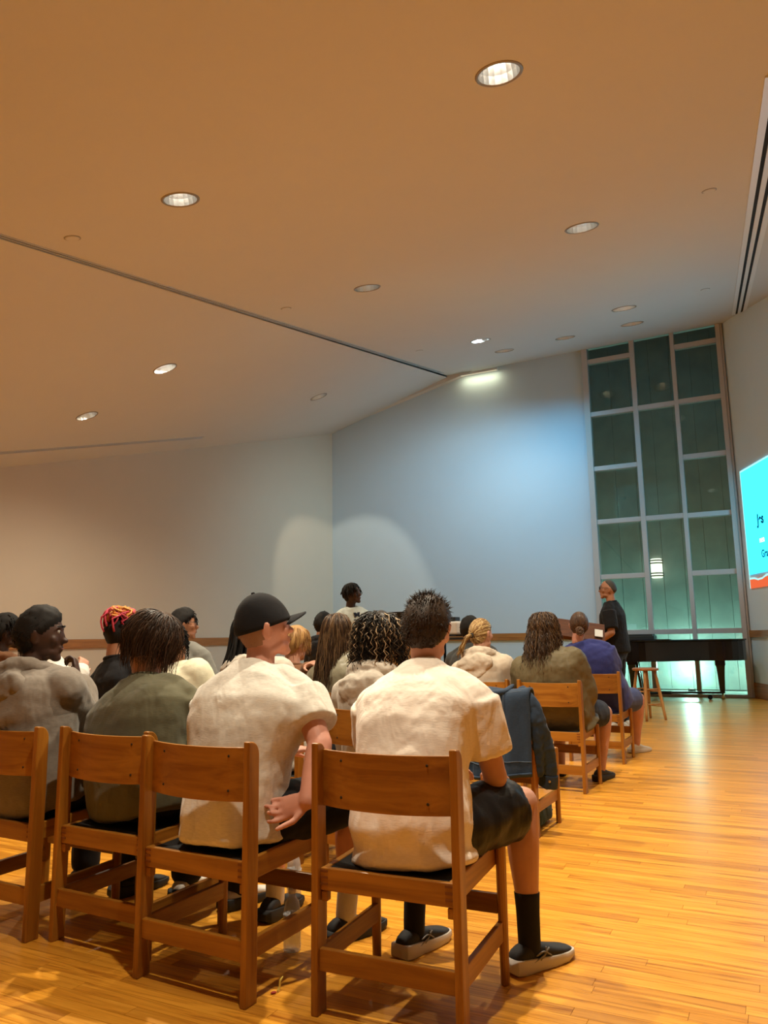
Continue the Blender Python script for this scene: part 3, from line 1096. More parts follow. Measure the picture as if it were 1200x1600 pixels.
# ------------------------------------------------------------------ things on the floor
M['green'] = cloth('dark_green_cushion', srgb(38, 66, 66), 0.004, 12, 0.85)
cu = empty('floor_cushion', (0.80, 4.93, 0.0), -rad(29.5))
tag(cu, 'folded dark green fabric cushion lying under the empty chair', 'cushion')
b = MB()
b.box((0, 0, 0.035), (0.34, 0.26, 0.05)).box((0.01, 0.01, 0.085), (0.31, 0.24, 0.045))
b.skin('cushion_body', M['green'], cu, 0.009, 8, [(0.08, 0.012)])
MB().tube([(-0.165, -0.125, 0.062), (0.165, -0.125, 0.062), (0.165, 0.125, 0.062), (-0.165, 0.125, 0.062), (-0.165, -0.125, 0.062)], 0.006, 6).build('piping', M['green'], cu, smooth=True)

M['label'] = plain('bottle_label', (0.55, 0.56, 0.58, 1), 0.5)
def bottle(x, y, rz, label):
    r = empty('water_bottle', (x, y, 0), rz)
    tag(r, label, 'bottle', 'water bottles on the floor')
    MB().lathe([(0.004, 0.0), (0.031, 0.003), (0.033, 0.02), (0.031, 0.05), (0.033, 0.08), (0.032, 0.13), (0.026, 0.165), (0.014, 0.185), (0.013, 0.20), (0.004, 0.2)], n=20).build('bottle_body', M['bottle_plastic'], r, smooth=True)
    MB().lathe([(0.0335, 0.075), (0.0338, 0.076), (0.0338, 0.125), (0.0335, 0.126)], n=20, hollow=True).build('wrapper', M['label'], r, smooth=True)
    MB().lathe([(0.003, 0.218), (0.014, 0.217), (0.0155, 0.21), (0.0155, 0.198), (0.003, 0.197)], n=16).build('cap', M['white_metal'], r, smooth=True)
bottle(-0.42, 3.58, 0.3, 'clear water bottle standing behind the capped man\'s chair leg')
bottle(-0.36, 3.02, 0.3, 'clear water bottle beside the capped man\'s right shoe')

M['paper'] = plain('yellow_paper', srgb(230, 200, 90), 0.7)
M['red'] = plain('red_scrap', srgb(150, 30, 20), 0.6)
sp = empty('paper_scrap', (-0.36, 2.69, 0.0), 0.4)
tag(sp, 'tiny yellow curled scrap with a red bit on the floor by the nearest chairs', 'litter')
MB().tube([(-0.008, 0, 0.004), (0.0, 0.004, 0.012), (0.003, 0.006, 0.03), (0.012, 0.006, 0.042)], [0.004, 0.005, 0.005, 0.002], 6, 0.3, k=3).build('curl', M['paper'], sp, smooth=True)
MB().ball((-0.022, -0.006, 0.004), (0.010, 0.005, 0.004), nu=8, nv=5).build('red_bit', M['red'], sp)

# ------------------------------------------------------------------ bar stool
M['stool_wood'] = wood('stool_wood', srgb(206, 158, 100), srgb(170, 116, 62), 2, 0.4)
M['stool_top'] = wood('stool_seat_wood', srgb(186, 118, 62), srgb(150, 86, 40), 0, 0.35)
st = empty('bar_stool', (3.44, 10.42, 0), rad(20))
tag(st, 'round wooden bar stool standing before the piano', 'stool')
MB().lathe([(0.004, 0.672), (0.155, 0.672), (0.168, 0.664), (0.17, 0.650), (0.160, 0.638), (0.004, 0.636)], n=32).build('seat', M['stool_top'], st, smooth=True)
for k in range(4):
    a = rad(45 + 90 * k)
    d = V(math.cos(a), math.sin(a), 0)
    MB().tube([d * 0.215 + V(0, 0, 0.004), d * 0.17 + V(0, 0, 0.3), d * 0.115 + V(0, 0, 0.64)], [0.017, 0.021, 0.017], 12, k=3).build('leg', M['stool_wood'], st, smooth=True)
for k in range(4):
    for z in ((0.21, 0.40) if k % 2 == 0 else (0.18, 0.37)):
        q = 0.215 - (0.215 - 0.115) * z / 0.64
        a, b2 = rad(45 + 90 * k), rad(135 + 90 * k)
        MB().tube([V(math.cos(a), math.sin(a), 0) * q + V(0, 0, z), V(math.cos(b2), math.sin(b2), 0) * q + V(0, 0, z)], 0.010, 10).build('rung', M['stool_wood'], st, smooth=True)

# ------------------------------------------------------------------ grand piano, tail to the right
M['piano'] = plain('black_piano_lacquer', (0.006, 0.006, 0.007, 1), 0.14)
M['felt'] = plain('black_cloth_cover', (0.012, 0.012, 0.013, 1), 0.8)
M['brass2'] = plain('piano_brass', (0.5, 0.38, 0.16, 1), 0.3, 1.0)
pn = empty('grand_piano', tuple(WP(1.97, 0, -1.55)), math.atan2(-AV[1], -AV[0]))   # local x to the right along the window, local y outdoors
tag(pn, 'closed black grand piano before the tall window', 'piano')
def piano_outline(g=0.0):
    # keyboard end at x = 0, tail at x = 1.95; straight spine on the window side, bent side towards the room
    p = [(0 - g, 1.45 + g), (0 - g, 0 - g), (0.35, 0 - g)]
    for t in np.linspace(0, 1, 14):
        x = 0.35 + t * 1.35
        y = (0.60 * (t ** 2) * (3 - 2 * t)) - g
        p.append((x, y))
    for a in np.linspace(-math.pi / 2, math.pi / 2, 10):
        p.append((1.74 + (0.30 + g) * math.cos(a), 1.02 + (0.42 + g) * math.sin(a)))
    return p
MB().prism(piano_outline(), 0.66, 0.985).build('rim', M['piano'], pn, bevel=0.006)
MB().prism(piano_outline(0.02), 0.987, 1.012).build('lid', M['piano'], pn, bevel=0.006)
MB().box((-0.12, 0.725, 0.70), (0.26, 1.45, 0.09)).build('keybed', M['piano'], pn, bevel=0.006)
MB().box((-0.10, 0.725, 0.79), (0.24, 1.40, 0.09)).build('fallboard', M['piano'], pn, bevel=0.02)
for k, (x, y) in enumerate(((0.12, 0.14), (0.12, 1.3), (1.62, 1.02))):
    L = MB()
    L.box((x, y, 0.615), (0.16, 0.16, 0.10))
    L.rings([[(x + sx * w, y + sy * w, z) for sx, sy in ((-1, -1), (1, -1), (1, 1), (-1, 1))] for w, z in ((0.034, 0.10), (0.042, 0.16), (0.055, 0.40), (0.07, 0.57))])
    lg = L.build('leg', M['piano'], pn, bevel=0.005)
    MB().lathe([(0.003, 0), (0.03, 0.004), (0.034, 0.035), (0.02, 0.06), (0.02, 0.10), (0.003, 0.10)], (x, y, 0), 14).build('caster', M['brass2'], lg, smooth=True)
# three-armed truck under the legs
hub = V(0.75, 0.82, 0.115)
tr = MB()
for x, y in ((0.12, 0.14), (0.12, 1.3), (1.62, 1.02)):
    tr.bar(hub, V(x, y, 0.115), 0.07, 0.035)
tr.box(hub, (0.16, 0.16, 0.045))
trk = tr.build('piano_truck', M['black'], pn)
for x, y in ((0.22, 0.2), (0.22, 1.22), (1.42, 0.97)):
    MB().tube([(x, y - 0.012, 0.04), (x, y + 0.012, 0.04)], 0.04, 14).build('wheel', M['black'], trk)
ly = MB()
ly.bar(V(0.30, 0.66, 0.66), V(0.36, 0.66, 0.16), 0.03, 0.04, up=(1, 0, 0)).bar(V(0.30, 0.80, 0.66), V(0.36, 0.80, 0.16), 0.03, 0.04, up=(1, 0, 0))
ly.box((0.36, 0.73, 0.14), (0.08, 0.24, 0.06))
lyo = ly.build('pedal_lyre', M['piano'], pn)
for y in (0.66, 0.73, 0.80):
    MB().bar(V(0.34, y, 0.13), V(0.20, y, 0.10), 0.025, 0.012).build('pedal', M['brass2'], lyo)
bx = empty('flat_case', tuple(WP(1.55, 1.013, -1.15)), math.atan2(-AV[1], -AV[0]))
tag(bx, 'flat dark grey box lying on the piano lid', 'box')
M['case'] = plain('dark_grey_case', (0.03, 0.045, 0.045, 1), 0.45)
MB().box((0, 0, 0.035), (0.52, 0.34, 0.07)).build('case_body', M['case'], bx, bevel=0.006)
MB().box((0.0, 0, 0.085), (0.47, 0.30, 0.03)).build('case_lid', M['case'], bx, bevel=0.006)
mat_ = empty('cloth_mat', tuple(WP(1.40, 1.013, -1.38)), math.atan2(-AV[1], -AV[0]))
tag(mat_, 'thin black cloth spread on the piano lid before the grey box', 'cloth')
MB().box((0, 0, 0.006), (0.75, 0.16, 0.012)).build('cloth_sheet', M['felt'], mat_, bevel=0.003)

# ------------------------------------------------------------------ wooden music stand beside the standing man
M['dkwood'] = wood('brown_stand_wood', srgb(100, 54, 22), srgb(70, 35, 13), 0, 0.75)
ms = empty('wooden_reading_stand', (2.27, 9.05, 0), -rad(10))
tag(ms, 'brown wooden reading stand with slanted top behind the blue t-shirt', 'stand')
RS = rotx(rad(-58))
MB().lathe([(0.004, 0.0), (0.22, 0.0), (0.22, 0.02), (0.05, 0.05), (0.004, 0.05)], n=24).build('base', M['dkwood'], ms, smooth=False)
MB().tube([(0, 0, 0.03), (0, 0, 1.08)], 0.022, 12).build('post', M['dkwood'], ms, smooth=True)
Rt = roty(rad(9)) @ rotx(rad(38))
MB().box((0, 0, 0), (0.54, 0.36, 0.018), Rt).xform(np.eye(3), V(0, 0.02, 1.16)).build('desk', M['dkwood'], ms, bevel=0.003)
MB().box(V(0, 0.02, 1.16) + Rt @ V(0, -0.17, 0.022), (0.54, 0.02, 0.035), Rt).build('ledge', M['dkwood'], ms, bevel=0.003)
bkl = empty('paper_sheets', (0, 0, 0), 0)
bkl.matrix_world = Matrix.Translation((2.27, 9.05, 0)) @ Matrix.Rotation(-rad(10), 4, 'Z')
tag(bkl, 'small pile of white papers on the brown reading stand', 'papers')
M['white_paper'] = plain('white_paper', (0.7, 0.7, 0.68, 1), 0.7)
MB().box(V(0.20, 0.02, 1.16) + Rt @ V(0, -0.06, 0.013), (0.09, 0.13, 0.006), Rt).build('sheet', M['white_paper'], bkl)

# ------------------------------------------------------------------ podium with laptop by the presenter
M['podium'] = wood('podium_wood', srgb(186, 138, 80), srgb(150, 104, 52), 2, 0.45)
pd = empty('podium', (0.28, 8.75, 0), rad(10))
tag(pd, 'tan wooden podium beside the presenter, mostly behind the audience', 'podium')
MB().box((0, 0, 0.56), (0.58, 0.42, 1.08)).build('cabinet', M['podium'], pd, bevel=0.006)
MB().box((0, 0, 0.03), (0.62, 0.46, 0.06)).build('plinth', M['podium'], pd, bevel=0.006)
MB().box((0, 0, 1.125), (0.66, 0.50, 0.05), rotx(rad(0))).build('top', M['podium'], pd, bevel=0.006)
M['screen'] = emit('laptop_screen_glow', (0.75, 0.85, 1, 1), 0.9)
lp = empty('laptop', (0.255, 8.72, 1.151), rad(150))
tag(lp, 'open laptop with lit screen on the podium', 'laptop')
MB().box((0, 0, 0.009), (0.34, 0.23, 0.018)).build('keyboard_base', M['black'], lp, bevel=0.004)
RL_ = rotx(rad(-14))
lid = MB().box(V(0, 0.115, 0.018) + RL_ @ V(0, 0, 0.12), (0.34, 0.010, 0.24), RL_).build('screen_lid', M['black'], lp, bevel=0.003)
MB().box(V(0, 0.115, 0.018) + RL_ @ V(0, -0.006, 0.122), (0.315, 0.002, 0.205), RL_).build('display', M['screen'], lid)

# ------------------------------------------------------------------ projector on a black equipment cart
ct = empty('equipment_cart', (0.80, 8.55, 0), -rad(30))
tag(ct, 'black equipment cart under the white projector', 'cart')
for sx in (-1, 1):
    for sy in (-1, 1):
        MB().tube([(sx * 0.27, sy * 0.2, 0.05), (sx * 0.27, sy * 0.2, 1.10)], 0.016, 10).build('upright', M['black'], ct, smooth=True)
        MB().tube([(sx * 0.27 - 0.012, sy * 0.2, 0.03), (sx * 0.27 + 0.012, sy * 0.2, 0.03)], 0.03, 12).build('caster', M['black'], ct)
for z in (0.18, 0.66, 1.10):
    MB().box((0, 0, z), (0.60, 0.46, 0.025)).build('shelf', M['black'], ct, bevel=0.003)
am = empty('audio_mixer', (0.80, 8.55, 0.673), -rad(30))
tag(am, 'black audio mixer on the middle cart shelf below the projector', 'mixer')
MB().box((0, 0, 0.07), (0.44, 0.36, 0.14)).build('case_body', M['black'], am, bevel=0.01)
for k in range(6):
    MB().lathe([(0.003, 0.165), (0.010, 0.164), (0.013, 0.142), (0.003, 0.14)], (-0.15 + 0.06 * k, -0.10, 0), 10).build('knob', M['white_metal'], am)
M['proj'] = plain('projector_white', (0.72, 0.71, 0.69, 1), 0.4)
pj = empty('projector', (0.80, 8.55, 1.113), -rad(62))
tag(pj, 'white projector on the black cart aimed at the slide', 'projector')
MB().box((0, 0, 0.02), (0.34, 0.30, 0.02)).build('foot_plate', M['black'], pj)
bo = MB().box((0, 0, 0.10), (0.40, 0.32, 0.14)).build('body', M['proj'], pj, bevel=0.02)
MB().tube([(0.10, 0.15, 0.11), (0.10, 0.19, 0.11)], [0.05, 0.046], 20).build('lens', M['black'], bo)
gr = MB()
for k in range(6):
    gr.box((-0.201, -0.10 + k * 0.035, 0.10), (0.004, 0.012, 0.09))
gr.build('vent', M['dark'], bo)
tp = empty('small_black_box', (0.72, 8.60, 1.284), -rad(30))
tag(tp, 'small black box lying on top of the white projector', 'box')
MB().box((0, 0, 0.025), (0.17, 0.13, 0.05)).build('box_body', M['black'], tp, bevel=0.006)
MB().box((0, -0.066, 0.025), (0.12, 0.003, 0.02)).build('front_strip', M['case'], tp)

# ------------------------------------------------------------------ people
HR = V(0.076, 0.097, 0.117)
def head_shape(d, off=0.0):
    """unit directions (x right, y face, z up) -> points on the head"""
    d = np.atleast_2d(np.asarray(d, float))
    p = d * (HR + off)
    t = np.clip(-d[:, 2], 0, 1)
    p[:, 0] *= 1 - 0.30 * t ** 1.6
    p[:, 1] *= np.where(p[:, 1] > 0, 1 - 0.08 * t, 1 - 0.38 * t ** 1.3)
    p[:, 1] *= np.where((d[:, 1] < 0) & (d[:, 2] > -0.2), 1.05, 1.0)
    return p
def sph(th, ph):
    """th from the crown, ph azimuth from the back of the head (positive to the right ear)"""
    return np.array([math.sin(th) * math.sin(ph), -math.sin(th) * math.cos(ph), math.cos(th)])
_ha = np.radians([0, 45, 70, 88, 105, 130, 155, 180])
_hz = np.array([-0.78, -0.72, -0.48, -0.02, 0.18, 0.44, 0.58, 0.62])
def hairline(d, lift=0.0):
    a = np.arctan2(np.abs(d[:, 0]), -d[:, 1])
    return np.interp(a, _ha, _hz) + lift

class Person:
    def __init__(self, name, label, base, face, head, hyaw, hpitch=0, hroll=0, skin=None, tall=1.0, stand=False, sw=1.0, bulk=1.0, belly=1.0, hip=1.0, vox=0.009, slouch=0.04, J=None, turn=0.0):
        self.root = empty('person', (base[0], base[1], 0), -rad(face))
        tag(self.root, label, 'person')
        self.face = face
        self.base = V(base[0], base[1], 0)
        self.Rw = rotz(-rad(face))
        self.vox = vox
        self.skin = skin
        self.bulk, self.belly, self.sw, self.hip = bulk, belly, sw, hip
        self.Hc = self.toL(head)
        self.Rh = rotz(-rad(hyaw - face)) @ rotx(rad(hpitch)) @ roty(rad(hroll))
        j = {}
        pz = 0.94 if stand else 0.525
        j['pel'] = V(0, 0, pz)
        j['N'] = self.Hc + V(0, -0.028, -0.168)
        axis = nrm(j['N'] - j['pel'])
        lat = nrm(V(1, 0, 0) - axis * axis[0])
        lat = rotz(-rad(turn)) @ lat
        j['lat'] = lat
        fwd = np.cross(axis, lat)
        j['ctl'] = (j['pel'] + j['N']) / 2 + V(0, -slouch, 0.03)
        for s, k in ((-1, 'L'), (1, 'R')):
            sh = j['N'] + lat * (s * 0.178 * sw) - axis * 0.105
            j['S' + k] = sh
            if stand:
                j['E' + k] = sh + V(s * 0.05, -0.03, -0.29)
                j['W' + k] = sh + V(s * 0.04, 0.08, -0.53)
                j['P' + k] = V(s * 0.095, 0.0, 0.90)
                j['K' + k] = V(s * 0.11, 0.03, 0.49)
                j['A' + k] = V(s * 0.12, -0.02, 0.085)
                j['T' + k] = V(s * 0.16, 0.15, 0.0)
            else:
                j['E' + k] = sh + V(s * 0.06, 0.10, -0.27)
                j['W' + k] = V(s * 0.10, max(0.30, sh[1] + 0.28), 0.66)
                j['P' + k] = V(s * 0.095, 0.04, 0.505)
                j['K' + k] = V(s * 0.16, 0.44, 0.52)
                j['A' + k] = V(s * 0.15, 0.40, 0.085)
                j['T' + k] = V(s * 0.18, 0.60, 0.0)
            j['hand' + k] = None
        if J:
            for k, v_ in J.items():
                j[k] = v_ if isinstance(v_, dict) else (self.toL(v_[1:]) if v_[0] == 'w' else V(*v_))
        self.j = j
        self.axis, self.fwd = axis, fwd

    def toL(self, p):
        return self.Rw.T @ (V(*p) - self.base)

    def H(self, p):
        return self.Hc + np.asarray(p) @ self.Rh.T

    def spine(self, s):
        a, c, b = self.j['pel'], self.j['ctl'], self.j['N']
        if s < 0:
            return a + (c - a) * 2 * s
        if s > 1:
            return b + (b - c) * 2 * (s - 1)
        return a * (1 - s) ** 2 + 2 * c * s * (1 - s) + b * s * s

    def torso(self, mb, grow, sec, n=26, pw=2.5):
        rg = []
        an = np.linspace(0, 2 * math.pi, n, endpoint=False)
        ca, sa = np.cos(an), np.sin(an)
        q = (np.abs(ca) ** pw + np.abs(sa) ** pw) ** (-1 / pw)
        for s, rx, ry in sec:
            c = self.spine(s)
            t = nrm(self.spine(s + 0.02) - self.spine(s - 0.02))
            m = min(1, max(0, s))
            lx = nrm(V(1, 0, 0) * (1 - m) + self.j['lat'] * m)
            lx = nrm(lx - t * (lx @ t))
            ly = np.cross(t, lx)
            b = self.bulk * (1 + (self.belly - 1) * max(0, 1 - abs(s - 0.2) / 0.6))
            if s > 0.9:
                b = 1 + (b - 1) * 0.3
            w = self.sw if s > 0.5 else self.hip + (self.sw - self.hip) * max(0, s - 0.1) / 0.4
            rg.append(c + (q * ca)[:, None] * lx * (rx * b * w + grow) + (q * sa)[:, None] * ly * (ry * b + grow))
        mb.rings(rg)

    SEC = [(-0.20, 0.10, 0.07), (-0.12, 0.160, 0.112), (0, 0.172, 0.125), (0.15, 0.163, 0.120), (0.35, 0.150, 0.112), (0.55, 0.160, 0.116), (0.70, 0.168, 0.112), (0.80, 0.152, 0.098), (0.88, 0.120, 0.083), (0.95, 0.085, 0.068), (1.02, 0.060, 0.055)]

    def hand(self, mb, k, w, e):
        h = self.j['hand' + k] or {}
        s = -1 if k == 'L' else 1
        d = nrm(np.asarray(h.get('dir', w - e), float))
        nrml = np.asarray(h.get('palm', (0, 0, -1)), float)
        nrml = nrm(nrml - d * (nrml @ d))
        th = np.cross(d, nrml) * (1 if k == 'L' else -1) * h.get('flip', 1)
        sc = h.get('scale', 1.0)
        curl = h.get('curl', 0.45)
        cs = curl if isinstance(curl, (list, tuple)) else [curl] * 4
        kn = w + d * 0.088 * sc
        rg = []
        an = np.linspace(0, 2 * math.pi, 14, endpoint=False)
        for t, wd, tk in ((-0.02, 0.026, 0.020), (0.012, 0.032, 0.018), (0.05, 0.041, 0.016), (0.085, 0.042, 0.014), (0.095, 0.036, 0.010)):
            rg.append(w + d * t * sc + sc * (np.cos(an)[:, None] * th * wd + np.sin(an)[:, None] * nrml * tk))
        mb.rings(rg)
        for i, (o, L) in enumerate(((0.031, 0.074), (0.0105, 0.082), (-0.0105, 0.076), (-0.031, 0.060))):
            p = w + d * 0.080 * sc + th * o * sc
            a = cs[i] * 0.45
            pts, rs = [p.copy()], [0.0096]
            for q, fr, rr_ in ((0, 0.45, 0.0090), (1, 0.30, 0.0083), (2, 0.25, 0.0070)):
                dd = d * math.cos(a) + nrml * math.sin(a) + th * o * h.get('spread', 2.0) * (1 if q == 0 else 0.5)
                p = p + nrm(dd) * L * fr * sc
                pts.append(p.copy())
                rs.append(rr_)
                a += cs[i]
            mb.tube(pts, np.array(rs) * sc, 8, round_ends=True)
        p = w + d * 0.022 * sc + th * 0.026 * sc
        tc = h.get('thumb', 0.35)
        d1 = nrm(d * 0.62 + th * 0.72 + nrml * tc)
        d2 = nrm(d * 0.85 + th * 0.35 + nrml * (tc + 0.15))
        mb.tube([p, p + d1 * 0.045 * sc, p + d1 * 0.045 * sc + d2 * 0.034 * sc, p + d1 * 0.045 * sc + d2 * 0.058 * sc], np.array([0.013, 0.0115, 0.010, 0.008]) * sc, 8, round_ends=True)

    def body(self, legs=True, smooth=3):
        j, mb, b = self.j, MB(), self.bulk
        # head
        nu, nv = 34, 24
        ds = [sph(math.pi * i / nv, 2 * math.pi * k / nu) for i in range(1, nv) for k in range(nu)]
        ds = np.array([[0, 0, 1.0]] + ds + [[0, 0, -1.0]])
        vs = self.H(head_shape(ds))
        fs = [(0, 1 + k, 1 + (k + 1) % nu) for k in range(nu)]
        for i in range(nv - 2):
            for k in range(nu):
                a, c = 1 + i * nu + k, 1 + i * nu + (k + 1) % nu
                fs.append((a, a + nu, c + nu, c))
        l = len(ds) - 1
        o = 1 + (nv - 2) * nu
        fs += [(l, o + (k + 1) % nu, o + k) for k in range(nu)]
        mb.add(vs, fs)
        Rh = self.Rh
        B = lambda c, r, R=None: mb.ball(self.H(V(*c)), r, Rh if R is None else Rh @ R, 12, 8)
        B((0, 0.090, -0.004), (0.011, 0.016, 0.030), rotx(rad(14)))     # nose bridge
        B((0, 0.104, -0.022), (0.016, 0.017, 0.013))                   # nose tip
        B((0, 0.084, 0.034), (0.046, 0.012, 0.010))                    # brow
        B((0, 0.090, -0.052), (0.023, 0.012, 0.007))                   # upper lip
        B((0, 0.088, -0.064), (0.020, 0.012, 0.008))                   # lower lip
        B((0, 0.072, -0.098), (0.026, 0.024, 0.018))                   # chin
        B((0, 0.052, -0.074), (0.042, 0.040, 0.032))                   # lower face
        for s in (-1, 1):
            B((s * 0.045, 0.064, -0.018), (0.022, 0.018, 0.022))       # cheek
            B((s * 0.040, 0.030, -0.074), (0.018, 0.036, 0.022), rotx(rad(12)))   # jaw
            B((s * 0.083, -0.012, -0.004), (0.010, 0.019, 0.032), roty(rad(s * 12)) @ rotx(rad(-8)))   # ear
            B((s * 0.079, -0.006, -0.030), (0.008, 0.010, 0.012))
        # neck
        mb.tube([j['N'] - self.axis * 0.05, j['N'] + self.axis * 0.03, self.H(V(0, -0.018, -0.06)), self.H(V(0, -0.01, -0.01))], [0.066, 0.056, 0.054, 0.055], 18, k=3, round_ends=True)
        self.torso(mb, -0.006, self.SEC)
        for s, k in ((-1, 'L'), (1, 'R')):
            S, E, W = j['S' + k], j['E' + k], j['W' + k]
            mb.tube([j['N'] - self.axis * 0.03, (j['N'] + S) / 2 + self.axis * 0.008, S], [0.046, 0.044, 0.046], 12, k=2, round_ends=True)
            ab = 1 + (b - 1) * 0.7
            mb.tube([S, S * 0.65 + E * 0.35, E], np.array([0.050, 0.047, 0.040]) * ab, 14, k=4, round_ends=True)
            mb.tube([E, E * 0.7 + W * 0.3, W], np.array([0.041, 0.041, 0.027]) * ab, 14, k=4, round_ends=True)
            self.hand(mb, k, W, E)
            P_, K, A = j['P' + k], j['K' + k], j['A' + k]
            mb.tube([P_, P_ * 0.5 + K * 0.5, K], np.array([0.088, 0.078, 0.056]) * ab, 16, k=4, round_ends=True)
            up = nrm(K - A)
            back = nrm(V(0, -1, 0) - up * up[1] * -1)
            mb.tube([K, K * 0.68 + A * 0.32 + V(0, -0.018, 0), K * 0.3 + A * 0.7, A], np.array([0.055, 0.056, 0.040, 0.034]) * ab, 14, k=4, round_ends=True)
            T = j['T' + k]
            fd = nrm(V(T[0] - A[0], T[1] - A[1], 0))
            gz = j.get('G' + k, V(0, 0, 0))[2]
            mb.tube([V(A[0], A[1], gz + 0.05) - fd * 0.03, V(A[0], A[1], gz + 0.036) + fd * 0.08, V(A[0], A[1], gz + 0.028) + fd * 0.14], [0.028, 0.024, 0.014], 12, k=3, round_ends=True)
        self.body_obj = mb.skin('body', self.skin, self.root, self.vox, smooth)
        return self

    def eyes(self, iris=(0.03, 0.015, 0.01, 1), brow=None):
        for s in (-1, 1):
            e = MB().ball(self.H(V(s * 0.031, 0.0765, 0.018)), 0.0125, nu=12, nv=8).build('eye', M['eye_white'], self.root, smooth=True)
            MB().ball(self.H(V(s * 0.031, 0.0862, 0.018)), (0.0058, 0.0042, 0.0058), self.Rh, 10, 6).build('iris', M['iris'], e, smooth=True)
            MB().tube([self.H(V(s * 0.014, 0.094, 0.040)), self.H(V(s * 0.034, 0.0925, 0.045)), self.H(V(s * 0.054, 0.078, 0.040))], [0.003, 0.0042, 0.002], 6, k=3).build('eyebrow', brow or M['hair_black'], self.root, smooth=True)
        MB().tube([self.H(V(-0.02, 0.0965, -0.0585)), self.H(V(0, 0.1015, -0.058)), self.H(V(0.02, 0.0965, -0.0585))], [0.0015, 0.003, 0.0015], 6, k=3).build('mouth', M['lips'], self.root, smooth=True)
        return self

    def glasses(self, mat):
        g = MB()
        for s in (-1, 1):
            loop = [self.H(V(s * 0.033 + 0.026 * math.cos(a), 0.106 - 0.006 * abs(math.cos(a)), 0.014 + 0.019 * math.sin(a))) for a in np.linspace(0, 2 * math.pi, 17)]
            g.tube(loop, 0.0026, 6)
            g.tube([self.H(V(s * 0.059, 0.100, 0.018)), self.H(V(s * 0.080, 0.05, 0.018)), self.H(V(s * 0.086, -0.01, 0.016))], 0.0026, 6)
        g.tube([self.H(V(-0.008, 0.106, 0.018)), self.H(V(0, 0.109, 0.021)), self.H(V(0.008, 0.106, 0.018))], 0.0024, 6)
        g.build('glasses', mat, self.root, smooth=True)
        return self

    # ---------------------------------------------------------------- clothes
    def shirt(self, mat, sleeve=0.62, grow=0.014, hem=-0.17, collar=True, hood=None, name='t_shirt', disp=((0.16, 0.016), (0.05, 0.006)), loose=0.0, flare=0.0, smooth=9):
        j, mb = self.j, MB()
        sec = [(hem - 0.03, 0.150 + flare, 0.10 + flare), (hem, 0.174 + flare, 0.122 + flare)] + [x for x in self.SEC if x[0] > hem + 0.04]
        sec = sec[:-2] + [(0.95, 0.086, 0.069), (1.00, 0.070, 0.061), (1.03, 0.055, 0.052)]
        self.torso(mb, grow + loose, sec)
        ab = 1 + (self.bulk - 1) * 0.7
        for k in ('L', 'R'):
            S, E, W = j['S' + k], j['E' + k], j['W' + k]
            mb.tube([j['N'] - self.axis * 0.035, (j['N'] + S) / 2 + self.axis * 0.010, S], np.array([0.050, 0.052, 0.054]) + grow * 0.8, 14, k=3, round_ends=True)
            g = grow + loose * 0.7
            if sleeve <= 1:
                e = S + (E - S) * sleeve
                mb.tube([S, S * 0.5 + e * 0.5, e], np.array([0.060, 0.060, 0.058]) * ab + g, 16, k=4)
            else:
                f = sleeve - 1
                w = E + (W - E) * f
                mb.tube([S, S * 0.5 + E * 0.5, E], np.array([0.060, 0.056, 0.046]) * ab + g, 16, k=4, round_ends=True)
                mb.tube([E, E * 0.5 + w * 0.5, w], np.array([0.046, 0.045, 0.036]) * ab + g, 16, k=4, round_ends=True)
        ax, fw, lat = self.axis, self.fwd, j['lat']
        o = mb.skin(name, mat, self.root, max(self.vox, 0.008), smooth, disp)
        if hood:
            Nn, hb = j['N'], MB()
            arc = []
            for a in np.linspace(-158, 158, 11):
                c, s_ = math.cos(rad(a)), math.sin(rad(a))
                arc.append(Nn + lat * (0.118 * s_) - fw * (0.112 * c + 0.005) + ax * (0.018 - 0.035 * (1 - c)))
            hb.tube(arc, [0.020, 0.028, 0.036, 0.042, 0.046, 0.048, 0.046, 0.042, 0.036, 0.028, 0.020], 12, 1.0, k=3, round_ends=True)
            F3 = np.stack([lat, fw, ax], 1)
            hb.ball(Nn - fw * 0.150 - ax * 0.075, (0.128 * hood, 0.050, 0.085), F3, 18, 12)
            hb.ball(Nn - fw * 0.150 - ax * 0.135, (0.085 * hood, 0.040, 0.075), F3, 18, 12)
            hb.skin('hood', mat, o, 0.007, 2, ((0.07, 0.020), (0.03, 0.008)))
        if collar and not hood:
            Nn = j['N'] + ax * 0.012
            loop = [Nn + lat * 0.073 * math.sin(a) - fw * (0.069 * math.cos(a) - 0.004) + ax * (0.010 * math.cos(a)) for a in np.linspace(0, 2 * math.pi, 25)]
            MB().tube(loop, 0.0085, 8, 1.3).build('collar', mat, o, smooth=True)
        self.shirt_obj = o
        return self

    def trousers(self, mat, shorts=False, grow=0.014, name=None, disp=((0.10, 0.014),)):
        j, mb = self.j, MB()
        self.torso(mb, grow * 0.6, [(-0.20, 0.12, 0.09), (-0.12, 0.160, 0.112), (0, 0.172, 0.125), (0.12, 0.16, 0.118)])
        ab = 1 + (self.bulk - 1) * 0.7
        for k in ('L', 'R'):
            P_, K, A = j['P' + k], j['K' + k], j['A' + k]
            if shorts:
                e = P_ + (K - P_) * 0.80
                mb.tube([P_, P_ * 0.5 + e * 0.5, e], np.array([0.092, 0.088, 0.086]) * ab + grow, 18, k=4)
            else:
                mb.tube([P_, P_ * 0.5 + K * 0.5, K], np.array([0.090, 0.080, 0.062]) * ab + grow, 18, k=4, round_ends=True)
                e = A + nrm(K - A) * 0.02
                mb.tube([K, K * 0.5 + e * 0.5, e], np.array([0.062, 0.056, 0.050]) * ab + grow, 16, k=4, round_ends=True)
        mb.skin(name or ('shorts' if shorts else 'trousers'), mat, self.root, max(self.vox, 0.010), 3, disp)
        return self

